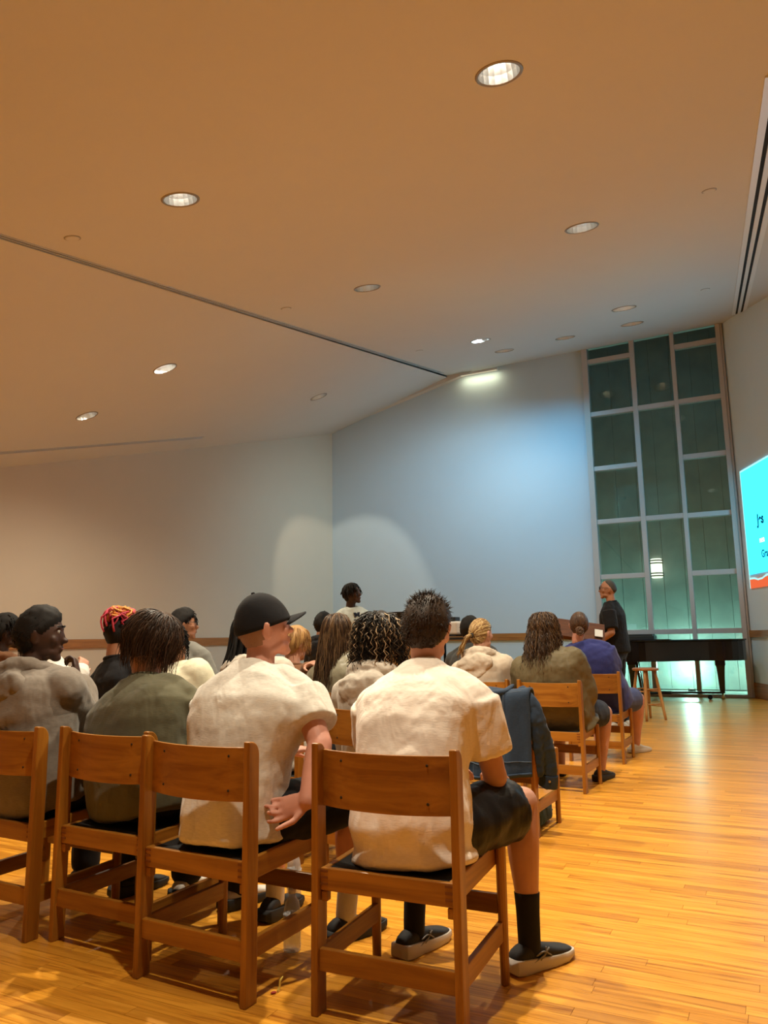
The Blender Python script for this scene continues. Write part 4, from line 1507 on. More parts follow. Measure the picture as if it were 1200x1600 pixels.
    def shoes(self, upper, sole, sock=None, sock_h=0.16, stripes=None):
        for k in ('L', 'R'):
            A, T = self.j['A' + k], self.j['T' + k]
            g = self.j.get('G' + k)
            gz = 0 if g is None else g[2]
            tilt = 0 if g is None else g[1]
            f = nrm(V(T[0] - A[0], T[1] - A[1], 0))
            r = V(f[1], -f[0], 0)
            F_ = np.stack([r, f, V(0, 0, 1)], 1) @ rotx(tilt)
            o = V(A[0], A[1], gz) - f * 0.02
            sec = [(-0.068, 0.022, 0.052), (-0.05, 0.034, 0.075), (0.0, 0.036, 0.092), (0.05, 0.038, 0.084), (0.10, 0.043, 0.062), (0.15, 0.045, 0.050), (0.19, 0.036, 0.042), (0.212, 0.016, 0.032)]
            rg = []
            an = np.linspace(0, 2 * math.pi, 16, endpoint=False)
            for y, hw, ht in sec:
                x = hw * np.sign(np.cos(an)) * np.abs(np.cos(an)) ** 0.8
                z = 0.022 + (ht - 0.022) * (0.5 + 0.5 * np.sign(np.sin(an)) * np.abs(np.sin(an)) ** 0.8)
                rg.append(np.stack([x, np.full(16, y), z], 1) @ F_.T + o)
            sh = MB().rings(rg).build('shoe', upper, self.root, smooth=True)
            m = sh.modifiers.new('sub', 'SUBSURF'); m.levels = 1; m.render_levels = 1
            rg = []
            for y, hw, h0, h1 in ((-0.084, 0.022, 0.014, 0.040), (-0.068, 0.038, 0.004, 0.050), (-0.03, 0.043, 0.0, 0.047), (0.03, 0.042, 0.0, 0.041), (0.10, 0.048, 0.0, 0.036), (0.16, 0.047, 0.002, 0.033), (0.20, 0.036, 0.010, 0.032), (0.222, 0.014, 0.012, 0.027)):
                rg.append(np.array([(-hw, y, h0), (hw, y, h0), (hw * 1.04, y, (h0 + h1) / 2), (hw * 0.97, y, h1), (-hw * 0.97, y, h1), (-hw * 1.04, y, (h0 + h1) / 2)]) @ F_.T + o)
            so = MB().rings(rg).build('sole', sole, sh, smooth=True, bevel=0.003)
            if stripes:
                for s in (-1, 1):
                    for pts in ([(0.012, 0.052), (0.05, 0.058), (0.085, 0.038)], [(0.0, 0.034), (0.045, 0.046), (0.075, 0.066)], [(0.03, 0.034), (0.055, 0.05), (0.06, 0.072)]):
                        w = [V(s * (0.040 - 0.10 * max(0, z - 0.05)), y, z) @ F_.T + o for y, z in pts]
                        MB().tube(w, 0.0028, 6, k=4).build('stripe', stripes, sh, smooth=True)
            if sock:
                K = self.j['K' + k]
                top = A + nrm(K - A) * sock_h
                MB().tube([o + f * 0.02 + V(0, 0, 0.05), A, A * 0.4 + top * 0.6, top], [0.038, 0.039, 0.041, 0.045], 16, k=3).build('sock', sock, self.root, smooth=True)
        return self

    # ---------------------------------------------------------------- hair
    def scalp(self, mb, th=0.012, lift=0.0, bump=0.004, freq=30, seed=0, top=0.0):
        nu, nv = 44, 30
        ds = np.array([sph(math.pi * (i + 0.001) / nv, 2 * math.pi * k / nu) for i in range(nv) for k in range(nu)])
        inside = ds[:, 2] - hairline(ds, lift)
        off = np.where(inside > 0, np.clip(inside / 0.22, 0, 1) ** 0.7 * th + 0.002, -0.004)
        off += np.where(inside > 0.05, top * np.clip(ds[:, 2], 0, 1) ** 2, 0)
        P = head_shape(ds)
        nn = ds / (HR ** 1)
        nn /= np.linalg.norm(nn, axis=1)[:, None]
        for i in range(len(ds)):
            if inside[i] > 0.03 and bump:
                off[i] += bump * noise.noise(Vector((P[i] * freq).tolist()) + Vector((seed, 0, 0)))
        P = self.H(P + nn * off[:, None])
        fs = []
        for i in range(nv - 1):
            for k in range(nu):
                q = (i * nu + k, i * nu + (k + 1) % nu, (i + 1) * nu + (k + 1) % nu, (i + 1) * nu + k)
                if max(inside[list(q)]) > -0.02:
                    fs.append(q)
        mb.add(P, fs)
        return mb

    def fuzz(self, mb, n, length, r, seed=1, lift=0.0, lay=0.6, up=0.0, base=0.008, zmin=None):
        rg = random.Random(seed)
        g = self.Rh.T @ V(0, 0, -1)
        c = 0
        while c < n:
            d = nrm(V(rg.gauss(0, 1), rg.gauss(0, 1), rg.gauss(0, 1)))
            ins = d[2] - hairline(d[None, :], lift)[0]
            if ins < 0.04 or (zmin is not None and d[2] < zmin):
                continue
            c += 1
            p = head_shape(d)[0] + d * base * min(1, ins / 0.2)
            nn = nrm(d / HR)
            tang = nrm(V(rg.gauss(0, 1), rg.gauss(0, 1), rg.gauss(0, 1)) * 0.5 + V(0, -0.5, -0.6) * (1 - up) + V(0, 0, 1.2) * up)
            L = length * rg.uniform(0.6, 1.2) * min(1, ins / 0.3)
            dd = nrm(nn * (1 - lay) + tang * lay)
            p1 = p + dd * L * 0.5
            p2 = p1 + nrm(dd + g * 0.3) * L * 0.5
            mb.tube(self.H(np.array([p, p1, p2])), [r, r * 0.8, r * 0.15], 4)
        return mb

    def strands(self, mb, n, length, r, seed=1, az=(-125, 125), th0=(4, 70), the=(88, 112), vol=(0.008, 0.03), curl=0.0, wl=0.05, out=0.0, seg=12, taper=0.25, back=0.0, part=0.0, lens=(0.75, 1.1), beads=False, wave=0.0):
        rg = random.Random(seed)
        g = self.Rh.T @ V(0, 0, -1)
        bk = self.Rh.T @ V(0, -1, 0)
        for _ in range(n):
            ph = rad(rg.uniform(*az))
            t0 = rad(rg.uniform(*th0))
            t1 = rad(rg.uniform(*the))
            vo = rg.uniform(*vol)
            L = length * rg.uniform(*lens)
            pts = []
            th = t0
            acc = 0
            p = None
            while th < t1 and acc < L:
                d = sph(th, ph + 0.25 * math.sin(th * 2 + rg.random()) * 0.2)
                q = head_shape(d)[0] + nrm(d / HR) * (0.004 + vo * min(1, (th - t0 + 0.15) / 0.7))
                if p is not None:
                    acc += np.linalg.norm(q - p)
                p = q
                pts.append(p)
                th += 0.13
            if len(pts) < 2:
                continue
            dirn = nrm(pts[-1] - pts[-2])
            outd = nrm(V(math.sin(ph), -math.cos(ph), 0))
            st = 0.02
            while acc < L:
                dirn = nrm(dirn * 0.62 + g * 0.38 + outd * out * 0.3 + bk * back * 0.3)
                p = p + dirn * st
                acc += st
                pts.append(p)
            P = np.array(pts)
            if len(P) > seg:
                ii = np.linspace(0, len(P) - 1, seg)
                lo = np.floor(ii).astype(int)
                hi = np.minimum(lo + 1, len(P) - 1)
                P = P[lo] + (P[hi] - P[lo]) * (ii - lo)[:, None]
            m = len(P)
            u_ = np.linspace(0, 1, m)
            if curl:
                a0 = rg.uniform(0, 6.28)
                w = 2 * math.pi * L / (wl * rg.uniform(0.8, 1.25))
                am = curl * np.clip(u_ * 2.2, 0, 1) * rg.uniform(0.6, 1.2)
                P = P + (np.cos(a0 + w * u_) * am)[:, None] * V(1, 0, 0) + (np.sin(a0 + w * u_) * am)[:, None] * V(0, 1, 0)
            rad_ = r * rg.uniform(0.7, 1.25) * (1 - (1 - taper) * u_ ** 2)
            if beads:
                rad_ = rad_ * (1 + 0.22 * np.sin(np.arange(m) * math.pi))
            mb.tube(self.H(P), rad_, 4 if not beads else 6, taper and 1.0)
        return mb

    def gather(self, mb, n, T, r, seed=1, lift=0.0, vol=0.012):
        """strands combed over the scalp towards a tie point"""
        rg = random.Random(seed)
        T = V(*T)
        td = nrm(T)
        c = 0
        while c < n:
            d = nrm(V(rg.gauss(0, 1), rg.gauss(0, 1), rg.gauss(0, 1)))
            ins = d[2] - hairline(d[None, :], lift)[0]
            if ins < 0.02:
                continue
            c += 1
            pts = []
            for t in np.linspace(0, 1, 9):
                q = nrm(d * (1 - t) + td * t)
                pts.append(head_shape(q)[0] + nrm(q / HR) * (0.003 + vol * rg.uniform(0.9, 1.1) * math.sin(math.pi * min(1, t + 0.12)) ** 0.7))
            pts[-1] = T
            mb.tube(self.H(np.array(pts)), [r * 0.6] + [r] * 6 + [r * 0.8, r * 0.6], 4)
        return mb

    def cap(self, mat, tilt=0, brim=True):
        c = MB()
        nu, nv = 40, 14
        Rt = rotx(rad(tilt))
        vs = [self.H((Rt @ (head_shape(V(0, 0, 1))[0] + V(0, 0, 0.022))))]
        for i in range(1, nv + 1):
            th = rad(88) * i / nv
            for k in range(nu):
                d = sph(th, 2 * math.pi * k / nu)
                q = d * (HR + V(0.016, 0.017, 0.024))
                vs.append(self.H(Rt @ q))
        fs = [(0, 1 + k, 1 + (k + 1) % nu) for k in range(nu)]
        for i in range(nv - 1):
            for k in range(nu):
                a, b = 1 + i * nu + k, 1 + i * nu + (k + 1) % nu
                fs.append((a, a + nu, b + nu, b))
        c.add(vs, fs)
        o = c.build('cap', mat, self.root, smooth=True, recalc=False)
        m = o.modifiers.new('t', 'SOLIDIFY'); m.thickness = 0.006; m.offset = -1
        MB().ball(self.H(Rt @ V(0, 0, 0.142)), (0.008, 0.008, 0.005), self.Rh, 10, 6).build('button', mat, o, smooth=True)
        if brim:
            b = MB()
            rows = []
            for t in np.linspace(0, 1, 6):
                row = []
                for a in np.linspace(-1, 1, 15):
                    ang_ = a * rad(50)
                    ri = V(0.092 * math.sin(ang_), 0.112 * math.cos(ang_), 0)
                    ex = 0.070 * t * max(0.05, math.cos(a * math.pi / 2)) ** 0.6
                    row.append(self.H(Rt @ (ri + V(0.1 * ex * math.sin(ang_), ex, 0.012 - 0.020 * a * a - 0.004 * t))))
                rows.append(row)
            vs = [p for row in rows for p in row]
            fs = [(i * 15 + k, i * 15 + k + 1, (i + 1) * 15 + k + 1, (i + 1) * 15 + k) for i in range(5) for k in range(14)]
            b.add(vs, fs)
            bo_ = b.build('brim', mat, o, smooth=True, recalc=False)
            m = bo_.modifiers.new('t', 'SOLIDIFY'); m.thickness = 0.005; m.offset = 0
        return self

def hair(p, mb, mat, name='hair', smooth=True):
    return mb.build(name, mat, p.root, smooth=smooth, recalc=False)

M['eye_white'] = plain('eye_white', (0.30, 0.27, 0.25, 1), 0.6)
M['iris'] = plain('dark_iris', (0.02, 0.012, 0.008, 1), 0.15)
M['lips'] = plain('lip_line', (0.16, 0.05, 0.04, 1), 0.5)
M['hair_black'] = hair_mat('black_hair', (0.004, 0.0035, 0.003, 1), (0.010, 0.008, 0.007, 1), 0.75)
M['hair_brown'] = hair_mat('dark_brown_hair', (0.022, 0.011, 0.006, 1), (0.075, 0.038, 0.020, 1), 0.45)
M['hair_crop'] = hair_mat('cropped_brown_hair', (0.016, 0.009, 0.005, 1), (0.045, 0.025, 0.013, 1), 0.55)
M['hair_wavy'] = hair_mat('wavy_brown_hair', (0.03, 0.014, 0.007, 1), (0.13, 0.07, 0.03, 1), 0.4)
M['hair_bun'] = hair_mat('light_brown_hair', (0.05, 0.022, 0.010, 1), (0.13, 0.065, 0.030, 1), 0.42)
M['hair_blond'] = hair_mat('blond_hair', (0.20, 0.10, 0.03, 1), (0.55, 0.38, 0.16, 1), 0.4)
M['hair_ginger'] = hair_mat('ginger_hair', (0.22, 0.10, 0.03, 1), (0.42, 0.24, 0.08, 1), 0.45)
M['hair_highlight'] = hair_mat('dark_curls', (0.006, 0.005, 0.004, 1), (0.030, 0.020, 0.012, 1), 0.38)
M['hair_streak'] = hair_mat('pale_curl_streaks', (0.12, 0.075, 0.04, 1), (0.50, 0.36, 0.22, 1), 0.4)
M['hair_buzz'] = hair_mat('buzzed_reddish_hair', (0.20, 0.09, 0.04, 1), (0.32, 0.16, 0.08, 1), 0.7)
M['hair_grey'] = hair_mat('greying_hair', (0.03, 0.028, 0.026, 1), (0.12, 0.11, 0.10, 1), 0.6)
M['loc_orange'] = hair_mat('orange_locs', (0.62, 0.20, 0.03, 1), (0.75, 0.36, 0.10, 1), 0.5)
M['loc_red'] = hair_mat('red_locs', (0.30, 0.02, 0.03, 1), (0.65, 0.07, 0.12, 1), 0.5)
SK = {}
SK['light'] = skin_mat('light_skin', (0.56, 0.29, 0.20, 1))
SK['pink'] = skin_mat('pink_skin', (0.62, 0.30, 0.22, 1))
SK['tan'] = skin_mat('tan_skin', (0.40, 0.19, 0.11, 1))
SK['deep'] = skin_mat('deep_brown_skin', (0.050, 0.022, 0.014, 1))
SK['deep2'] = skin_mat('dark_brown_skin', (0.060, 0.028, 0.018, 1))
FB = {}
FB['peach'] = cloth('pale_peach_cotton', (0.88, 0.79, 0.69, 1), 0.030, 9)
FB['grey_tee'] = cloth('light_grey_cotton', (0.72, 0.69, 0.62, 1), 0.034, 8, weave=0.10)
FB['olive_tee'] = cloth('olive_cotton', (0.105, 0.098, 0.058, 1), 0.028, 7)
FB['hoodie'] = cloth('washed_grey_fleece', (0.20, 0.17, 0.14, 1), 0.022, 7, weave=0.12)
FB['light_hoodie'] = cloth('light_grey_fleece', (0.50, 0.45, 0.38, 1), 0.012, 7)
FB['cream'] = cloth('cream_canvas', (0.66, 0.62, 0.46, 1), 0.012, 6)
FB['white'] = cloth('white_knit', (0.75, 0.70, 0.63, 1), 0.012, 8)
FB['brown'] = cloth('brown_jacket', (0.16, 0.07, 0.03, 1), 0.012, 8)
FB['black'] = cloth('black_cotton', (0.010, 0.010, 0.012, 1), 0.010, 7, sheen=0.05)
FB['dark'] = cloth('charcoal_cotton', (0.05, 0.055, 0.055, 1), 0.010, 7)
FB['grey'] = cloth('mid_grey_cotton', (0.20, 0.20, 0.18, 1), 0.010, 7)
FB['satin'] = cloth('shiny_olive_satin', (0.22, 0.20, 0.14, 1), 0.014, 8, rough=0.35, sheen=0)
FB['beige'] = cloth('beige_fleece', (0.50, 0.42, 0.33, 1), 0.014, 7)
FB['olive_jacket'] = cloth('olive_brown_shell', (0.125, 0.098, 0.050, 1), 0.018, 7, rough=0.55, sheen=0)
FB['blue'] = cloth('blue_cotton', (0.035, 0.045, 0.20, 1), 0.010, 6)
FB['navy'] = cloth('navy_denim', (0.012, 0.018, 0.035, 1), 0.010, 8)
FB['mint'] = cloth('pale_mint_grey_cotton', (0.55, 0.60, 0.56, 1), 0.010, 7)
FB['shorts'] = cloth('black_shiny_shorts', (0.012, 0.012, 0.014, 1), 0.014, 9, rough=0.5, sheen=0)
FB['blueshorts'] = cloth('blue_denim_shorts', (0.06, 0.08, 0.20, 1), 0.010, 9)
M['shoe_black'] = plain('black_mesh_shoe', (0.012, 0.012, 0.014, 1), 0.7, bump=0.0008, scale=300)
M['sole_white'] = plain('white_rubber', (0.60, 0.55, 0.48, 1), 0.6)
M['sole_black'] = plain('black_rubber', (0.012, 0.012, 0.012, 1), 0.7)
M['shoe_white'] = plain('white_leather', (0.65, 0.62, 0.56, 1), 0.5)
M['stripe'] = plain('grey_shoe_stripe', (0.22, 0.22, 0.22, 1), 0.4)
M['sock_black'] = plain('black_sock', (0.008, 0.008, 0.009, 1), 0.9)
M['sock_white'] = plain('white_sock', (0.55, 0.51, 0.45, 1), 0.9, bump=0.001, scale=150)
M['specs'] = plain('dark_spectacle_frame', (0.01, 0.008, 0.008, 1), 0.3)

# --- 1 man in the pale peach t-shirt, leaning forward on the nearest chair
p = Person('a', 'man in pale peach t-shirt and black shorts leaning forward on the nearest chair', (0.075, 2.60), 25, (0.154, 2.88, 1.147), 22, -12, 0, SK['light'], vox=0.0065, sw=1.06, bulk=1.02, slouch=0.10,
           J={'KR': (0.245, 0.43, 0.53), 'AR': (0.262, 0.385, 0.09), 'TR': (0.36, 0.55, 0), 'KL': (-0.17, 0.46, 0.52), 'AL': (-0.155, 0.36, 0.105), 'TL': (-0.10, 0.56, 0),
              'ER': (0.205, 0.25, 0.645), 'WR': (0.12, 0.48, 0.61), 'EL': (-0.26, 0.27, 0.67), 'WL': (-0.08, 0.47, 0.63)})
p.body().eyes()
p.shirt(FB['peach'], 0.72, 0.018, -0.20, disp=((0.20, 0.020), (0.06, 0.007)), loose=0.012)
p.trousers(FB['shorts'], True, 0.022, disp=((0.08, 0.022),))
p.shoes(M['shoe_black'], M['sole_white'], M['sock_black'], 0.15, M['stripe'])
mb = p.scalp(MB(), 0.015, 0.02, 0.003, 40)
p.fuzz(mb, 1700, 0.022, 0.0013, 3, 0.02, 0.78, base=0.012)
p.fuzz(mb, 420, 0.030, 0.0016, 4, 0.0, 0.5, 0.6, 0.010, 0.55)
hair(p, mb, M['hair_crop'])

# --- 2 man in the black cap, twisting with one hand behind his back
p = Person('b', 'man in black cap and light grey t-shirt with one hand behind his back', (-0.54, 2.85), 29.5, (-0.475, 3.02, 1.163), 66, 8, 0, SK['pink'], vox=0.0055, sw=1.12, bulk=1.10, hip=0.80, slouch=0.05,
           J={'SR': ('w', -0.315, 2.92, 0.915), 'ER': ('w', -0.238, 2.80, 0.755), 'WR': ('w', -0.272, 2.690, 0.585), 'handR': {'dir': (-0.88, -0.15, -0.30), 'palm': (-0.15, -0.95, 0.3), 'curl': [0.55, 0.75, 0.5, 0.25], 'spread': 5.0, 'thumb': 0.45, 'scale': 1.0},
              'KR': (0.24, 0.42, 0.52), 'AR': (0.19, 0.42, 0.09), 'TR': (0.25, 0.62, 0), 'KL': (-0.18, 0.46, 0.52), 'AL': (-0.20, 0.49, 0.09), 'TL': (-0.22, 0.69, 0)})
p.body().eyes()
p.shirt(FB['grey_tee'], 0.66, 0.018, -0.16, disp=((0.20, 0.022), (0.06, 0.007)), loose=0.014, flare=0.006)
p.trousers(FB['black'], True)
p.shoes(M['shoe_black'], M['sole_black'], M['sock_white'], 0.20)
mb = p.scalp(MB(), 0.004, 0.02, 0.001, 40)
p.fuzz(mb, 900, 0.008, 0.0009, 3, 0.03, 0.75, base=0.003)
hair(p, mb, M['hair_buzz'])
p.cap(FB['black'], 10)

# --- 3 person in the olive t-shirt
p = Person('c', 'person in olive green t-shirt with chin-length brown hair', (-0.975, 3.235), 29.5, (-1.009, 3.36, 1.118), 55, -22, 8, SK['light'], sw=1.16, bulk=1.20, belly=1.16, slouch=0.03)
p.body()
p.shirt(FB['olive_tee'], 0.75, 0.018, -0.14, disp=((0.18, 0.022), (0.05, 0.006)), loose=0.010)
p.trousers(FB['black'])
p.shoes(M['shoe_white'], M['sole_black'])
mb = p.scalp(MB(), 0.020, 0.0, 0.004, 25)
p.strands(mb, 1400, 0.215, 0.0018, 11, (-150, 150), (4, 60), (90, 118), (0.012, 0.036), 0.004, 0.11, 0.03, 11, lens=(0.78, 1.05))
hair(p, mb, M['hair_brown'])
MB().tube([p.j['N'] + p.axis * 0.028 + p.j['lat'] * 0.068 * math.sin(a) - p.fwd * 0.064 * math.cos(a) - p.axis * 0.012 * (1 - math.cos(a)) for a in np.linspace(0, 2 * math.pi, 25)], 0.0022, 6).build('necklace_cord', M['black'], p.root)

# --- 4 man in the grey hoodie, hand at his chin
p = Person('d', 'man in washed grey hoodie in profile with his hand at his chin', (-1.50, 3.42), 29.5, (-1.563, 3.52, 1.154), 78, -2, 0, SK['deep'], vox=0.0065, sw=1.08, bulk=1.08, slouch=0.07,
           J={'ER': ('w', -1.395, 3.62, 0.745), 'WR': ('w', -1.475, 3.74, 0.955), 'handR': {'dir': (-0.30, 0.10, 0.60), 'palm': (-0.8, -0.5, 0.2), 'curl': [1.1, 1.2, 1.2, 1.2], 'thumb': 0.2}})
p.body().eyes()
p.shirt(FB['hoodie'], 1.75, 0.027, -0.15, hood=1.15, name='hoodie', disp=((0.14, 0.024), (0.05, 0.008)), loose=0.012)
p.trousers(FB['black'])
p.shoes(M['shoe_black'], M['sole_black'])
mb = p.scalp(MB(), 0.016, -0.05, 0.006, 60, top=0.006)
p.fuzz(mb, 1600, 0.010, 0.0018, 3, -0.05, 0.4, base=0.014)
hair(p, mb, M['hair_black'])

# --- second row and beyond
p = Person('e', 'person in brown jacket at the left picture edge behind the grey hoodie', (-2.66, 5.52), 29, (-2.697, 5.5, 1.20), 60, 0, 0, SK['deep'], sw=1.0)
p.body().shirt(FB['brown'], 1.9, 0.024, hood=1.0, name='jacket', loose=0.01).trousers(FB['black']).shoes(M['shoe_black'], M['sole_black'])
mb = p.scalp(MB(), 0.022, 0, 0.006, 35)
p.strands(mb, 90, 0.14, 0.006, 5, (-130, 130), (4, 60), (80, 105), (0.012, 0.03), 0.008, 0.05, 0.05, 9)
hair(p, mb, M['hair_black'])

p = Person('f', 'person in white sweater hidden behind the hand-at-chin man', (-2.14, 5.23), 29, (-2.336, 5.25, 1.10), 60, 0, 0, SK['light'], sw=1.12, bulk=1.1,
           J={'SR': ('w', -2.22, 5.16, 0.965), 'ER': ('w', -2.06, 5.06, 0.84), 'WR': ('w', -2.07, 5.30, 0.93), 'handR': {'dir': (-0.3, 0.5, 0.6), 'palm': (-0.7, 0, -0.4), 'curl': 0.7}})
p.body().shirt(FB['white'], 1.9, 0.022, hood=1.0, name='sweater', loose=0.012).trousers(FB['navy']).shoes(M['shoe_white'], M['sole_white'])
mb = p.scalp(MB(), 0.015)
p.strands(mb, 140, 0.18, 0.004, 5, (-120, 120), (4, 60), (85, 110), (0.01, 0.025), 0, 0.05, 0.0, 9)
hair(p, mb, M['hair_brown'])

p = Person('g', 'person with orange and red piled-up locs and black top', (-1.62, 4.94), 29, (-1.703, 4.98, 1.175), 40, -4, 0, SK['tan'], sw=0.95)
p.body().shirt(FB['black'], 0.6, 0.012, name='top').trousers(FB['navy']).shoes(M['shoe_black'], M['sole_black'])
rg = random.Random(4)
for mat, n, cnt in ((M['loc_orange'], 'orange_hair', 110), (M['loc_red'], 'red_hair', 30)):
    mb = MB()
    for k in range(cnt):
        ph = rg.uniform(-3.1, 3.1)
        t0 = rg.uniform(0.9, 1.75) if n == 'red_hair' else rg.uniform(0.3, 1.1)
        pts = []
        hgt = rg.uniform(0.02, 0.055)
        for t in np.linspace(0, 1, 8):
            th = t0 * (1 - t) + 0.25 * t
            d = sph(th, ph + 0.9 * t * rg.choice((-1, 1)) * 0.5)
            pts.append(head_shape(d)[0] + d * (0.008 + hgt * math.sin(math.pi * t * 0.75)))
        mb.tube(p.H(np.array(pts)), 0.0065, 6)
    for k in range(cnt // 3 if n == 'orange_hair' else 0):
        a0, tl = rg.uniform(0, 6.28), rg.uniform(-0.4, 0.4)
        c = V(rg.uniform(-0.03, 0.03), -0.02 + rg.uniform(-0.04, 0.04), 0.135 + rg.uniform(-0.02, 0.015))
        R_ = rg.uniform(0.025, 0.05)
        pts = [c + V(R_ * math.cos(a), R_ * math.sin(a), 0.4 * R_ * math.sin(a + tl * 6)) for a in np.linspace(a0, a0 + 4.2, 9)]
        mb.tube(p.H(np.array(pts)), 0.0065, 6)
    hair(p, mb, mat, n)
mb = p.scalp(MB(), 0.006)
hair(p, mb, M['hair_black'], 'shaved_nape')

p = Person('h', 'person with glasses and dark curly hair in grey shirt by the left wall', (-1.48, 6.05), 29, (-1.589, 6.1, 1.246), 72, 0, 0, SK['tan'], sw=1.0)
p.body().eyes().glasses(M['specs']).shirt(FB['grey'], 0.7, 0.016).trousers(FB['navy']).shoes(M['shoe_black'], M['sole_black'])
mb = p.scalp(MB(), 0.020, 0.0, 0.006, 40)
p.strands(mb, 160, 0.055, 0.005, 7, (-170, 170), (2, 70), (60, 95), (0.008, 0.02), 0.006, 0.03, 0.1, 8)
hair(p, mb, M['hair_black'])

p = Person('i', 'person in cream canvas jacket, head hidden behind the brown-haired person', (-1.085, 4.69), 29, (-1.30, 4.72, 1.10), 40, 0, 0, SK['tan'], sw=1.15, bulk=1.12)
p.body().shirt(FB['cream'], 1.9, 0.026, name='jacket', loose=0.012).trousers(FB['black']).shoes(M['shoe_white'], M['sole_white'])
mb = p.scalp(MB(), 0.02)
p.strands(mb, 160, 0.22, 0.0045, 5, (-125, 125), (4, 60), (85, 110), (0.01, 0.03), 0.009, 0.04, 0.03, 12)
hair(p, mb, M['hair_black'])

p = Person('j', 'person with long black braids over a light grey hoodie', (-0.60, 4.36), 29, (-0.757, 4.42, 1.148), 30, -4, 0, SK['deep'], sw=1.0)
p.body().shirt(FB['light_hoodie'], 1.9, 0.022, hood=1.1, name='hoodie', loose=0.01).trousers(FB['black']).shoes(M['shoe_black'], M['sole_white'])
mb = p.scalp(MB(), 0.012)
p.strands(mb, 70, 0.47, 0.0075, 6, (-110, 60), (8, 60), (88, 108), (0.012, 0.03), 0.004, 0.2, 0.16, 30, 0.7, 0.25, lens=(0.75, 1.1), beads=True)
hair(p, mb, M['hair_black'])

p = Person('k', 'person with short ginger hair behind the capped man', (-0.67, 5.72), 29, (-0.672, 5.76, 1.085), 45, -8, 0, SK['light'], sw=0.95,
           J={'ER': ('w', -0.48, 5.70, 0.80), 'WR': ('w', -0.575, 5.60, 0.925), 'handR': {'dir': (0.5, -0.2, 0.2), 'palm': (0, 0.3, -1), 'curl': 0.5}})
p.body().shirt(FB['brown'], 1.9, 0.018, name='sweater').trousers(FB['navy']).shoes(M['shoe_black'], M['sole_white'])
mb = p.scalp(MB(), 0.022, 0.0, 0.004, 25)
p.strands(mb, 260, 0.14, 0.0035, 7, (-150, 150), (3, 60), (85, 112), (0.01, 0.026), 0.003, 0.08, 0.0, 10)
hair(p, mb, M['hair_ginger'])

p = Person('l', 'person in black cap and black hoodie far back left of the long brown hair', (-0.53, 8.11), 28.5, (-0.657, 8.17, 1.268), 40, 0, 0, SK['tan'], sw=0.95)
p.body().shirt(FB['black'], 1.9, 0.022, hood=1.1, name='hoodie').trousers(FB['black']).shoes(M['shoe_black'], M['sole_black'])
mb = p.scalp(MB(), 0.012)
p.fuzz(mb, 150, 0.02, 0.003)
hair(p, mb, M['hair_black'])
p.cap(FB['black'], -8, True)

p = Person('m', 'person with very long straight brown hair and shiny olive jacket', (-0.23, 5.33), 29, (-0.336, 5.38, 1.162), 28, 0, 0, SK['light'], sw=0.98)
p.body().shirt(FB['satin'], 1.9, 0.022, name='jacket', loose=0.012).trousers(FB['navy']).shoes(M['shoe_black'], M['sole_white'])
mb = p.scalp(MB(), 0.016)
p.strands(mb, 700, 0.46, 0.0030, 9, (-115, 115), (3, 60), (86, 108), (0.010, 0.028), 0.005, 0.16, 0.05, 14, 0.25, 0.30)
hair(p, mb, M['hair_wavy'])

p = Person('n', 'person with big dark curls with pale streaks in light grey hoodie', (-0.03, 4.06), 29, (-0.038, 4.12, 1.112), 25, -4, 0, SK['tan'], sw=1.0, slouch=0.07)
p.body().shirt(FB['light_hoodie'], 1.9, 0.024, hood=1.15, name='hoodie', loose=0.012).trousers(FB['navy']).shoes(M['shoe_black'], M['sole_white'])
mb = p.scalp(MB(), 0.035, 0.0, 0.008, 30)
p.strands(mb, 430, 0.27, 0.0040, 15, (-140, 140), (4, 80), (75, 112), (0.02, 0.062), 0.012, 0.045, 0.14, 20, 0.4, lens=(0.55, 1.1))
hair(p, mb, M['hair_highlight'])
mb = MB()
p.strands(mb, 42, 0.28, 0.0034, 16, (-120, 120), (10, 70), (75, 112), (0.05, 0.068), 0.012, 0.045, 0.14, 22, 0.4, lens=(0.6, 1.1))
hair(p, mb, M['hair_streak'], 'hair_streaks')

p = Person('o', 'person with blond ponytail in beige hoodie, seated beside the olive jacket', (0.80, 6.27), 29.5, (0.778, 6.35, 1.135), 48, -6, -6, SK['light'], sw=1.02, slouch=0.06)
p.body().shirt(FB['beige'], 1.9, 0.024, hood=1.25, name='hoodie', loose=0.012).trousers(FB['navy']).shoes(M['shoe_white'], M['sole_white'])
mb = p.scalp(MB(), 0.012, 0.0, 0.002, 20)
T = (0.0, -0.118, -0.022)
p.gather(mb, 420, T, 0.0032, 5)
rg = random.Random(3)
for k in range(60):
    o1, o2, o3 = (V(rg.gauss(0, 0.010), rg.gauss(0, 0.010), rg.gauss(0, 0.008)) for _ in range(3))
    a = p.H(V(*T))
    mb.tube([a + o1 * 0.4, a + V(-0.012, -0.045, -0.01) + o1, a + V(-0.055, -0.06, -0.085) + o2, a + V(-0.085, -0.06, -0.15) + o3 * 1.6], [0.003, 0.0035, 0.003, 0.001], 4, k=3)
hair(p, mb, M['hair_blond'])
MB().tube([p.H(V(0.016 * math.cos(a), -0.120, -0.022 + 0.016 * math.sin(a))) for a in np.linspace(0, 6.283, 15)], 0.005, 6).build('hair_tie', M['black'], p.root, smooth=True)

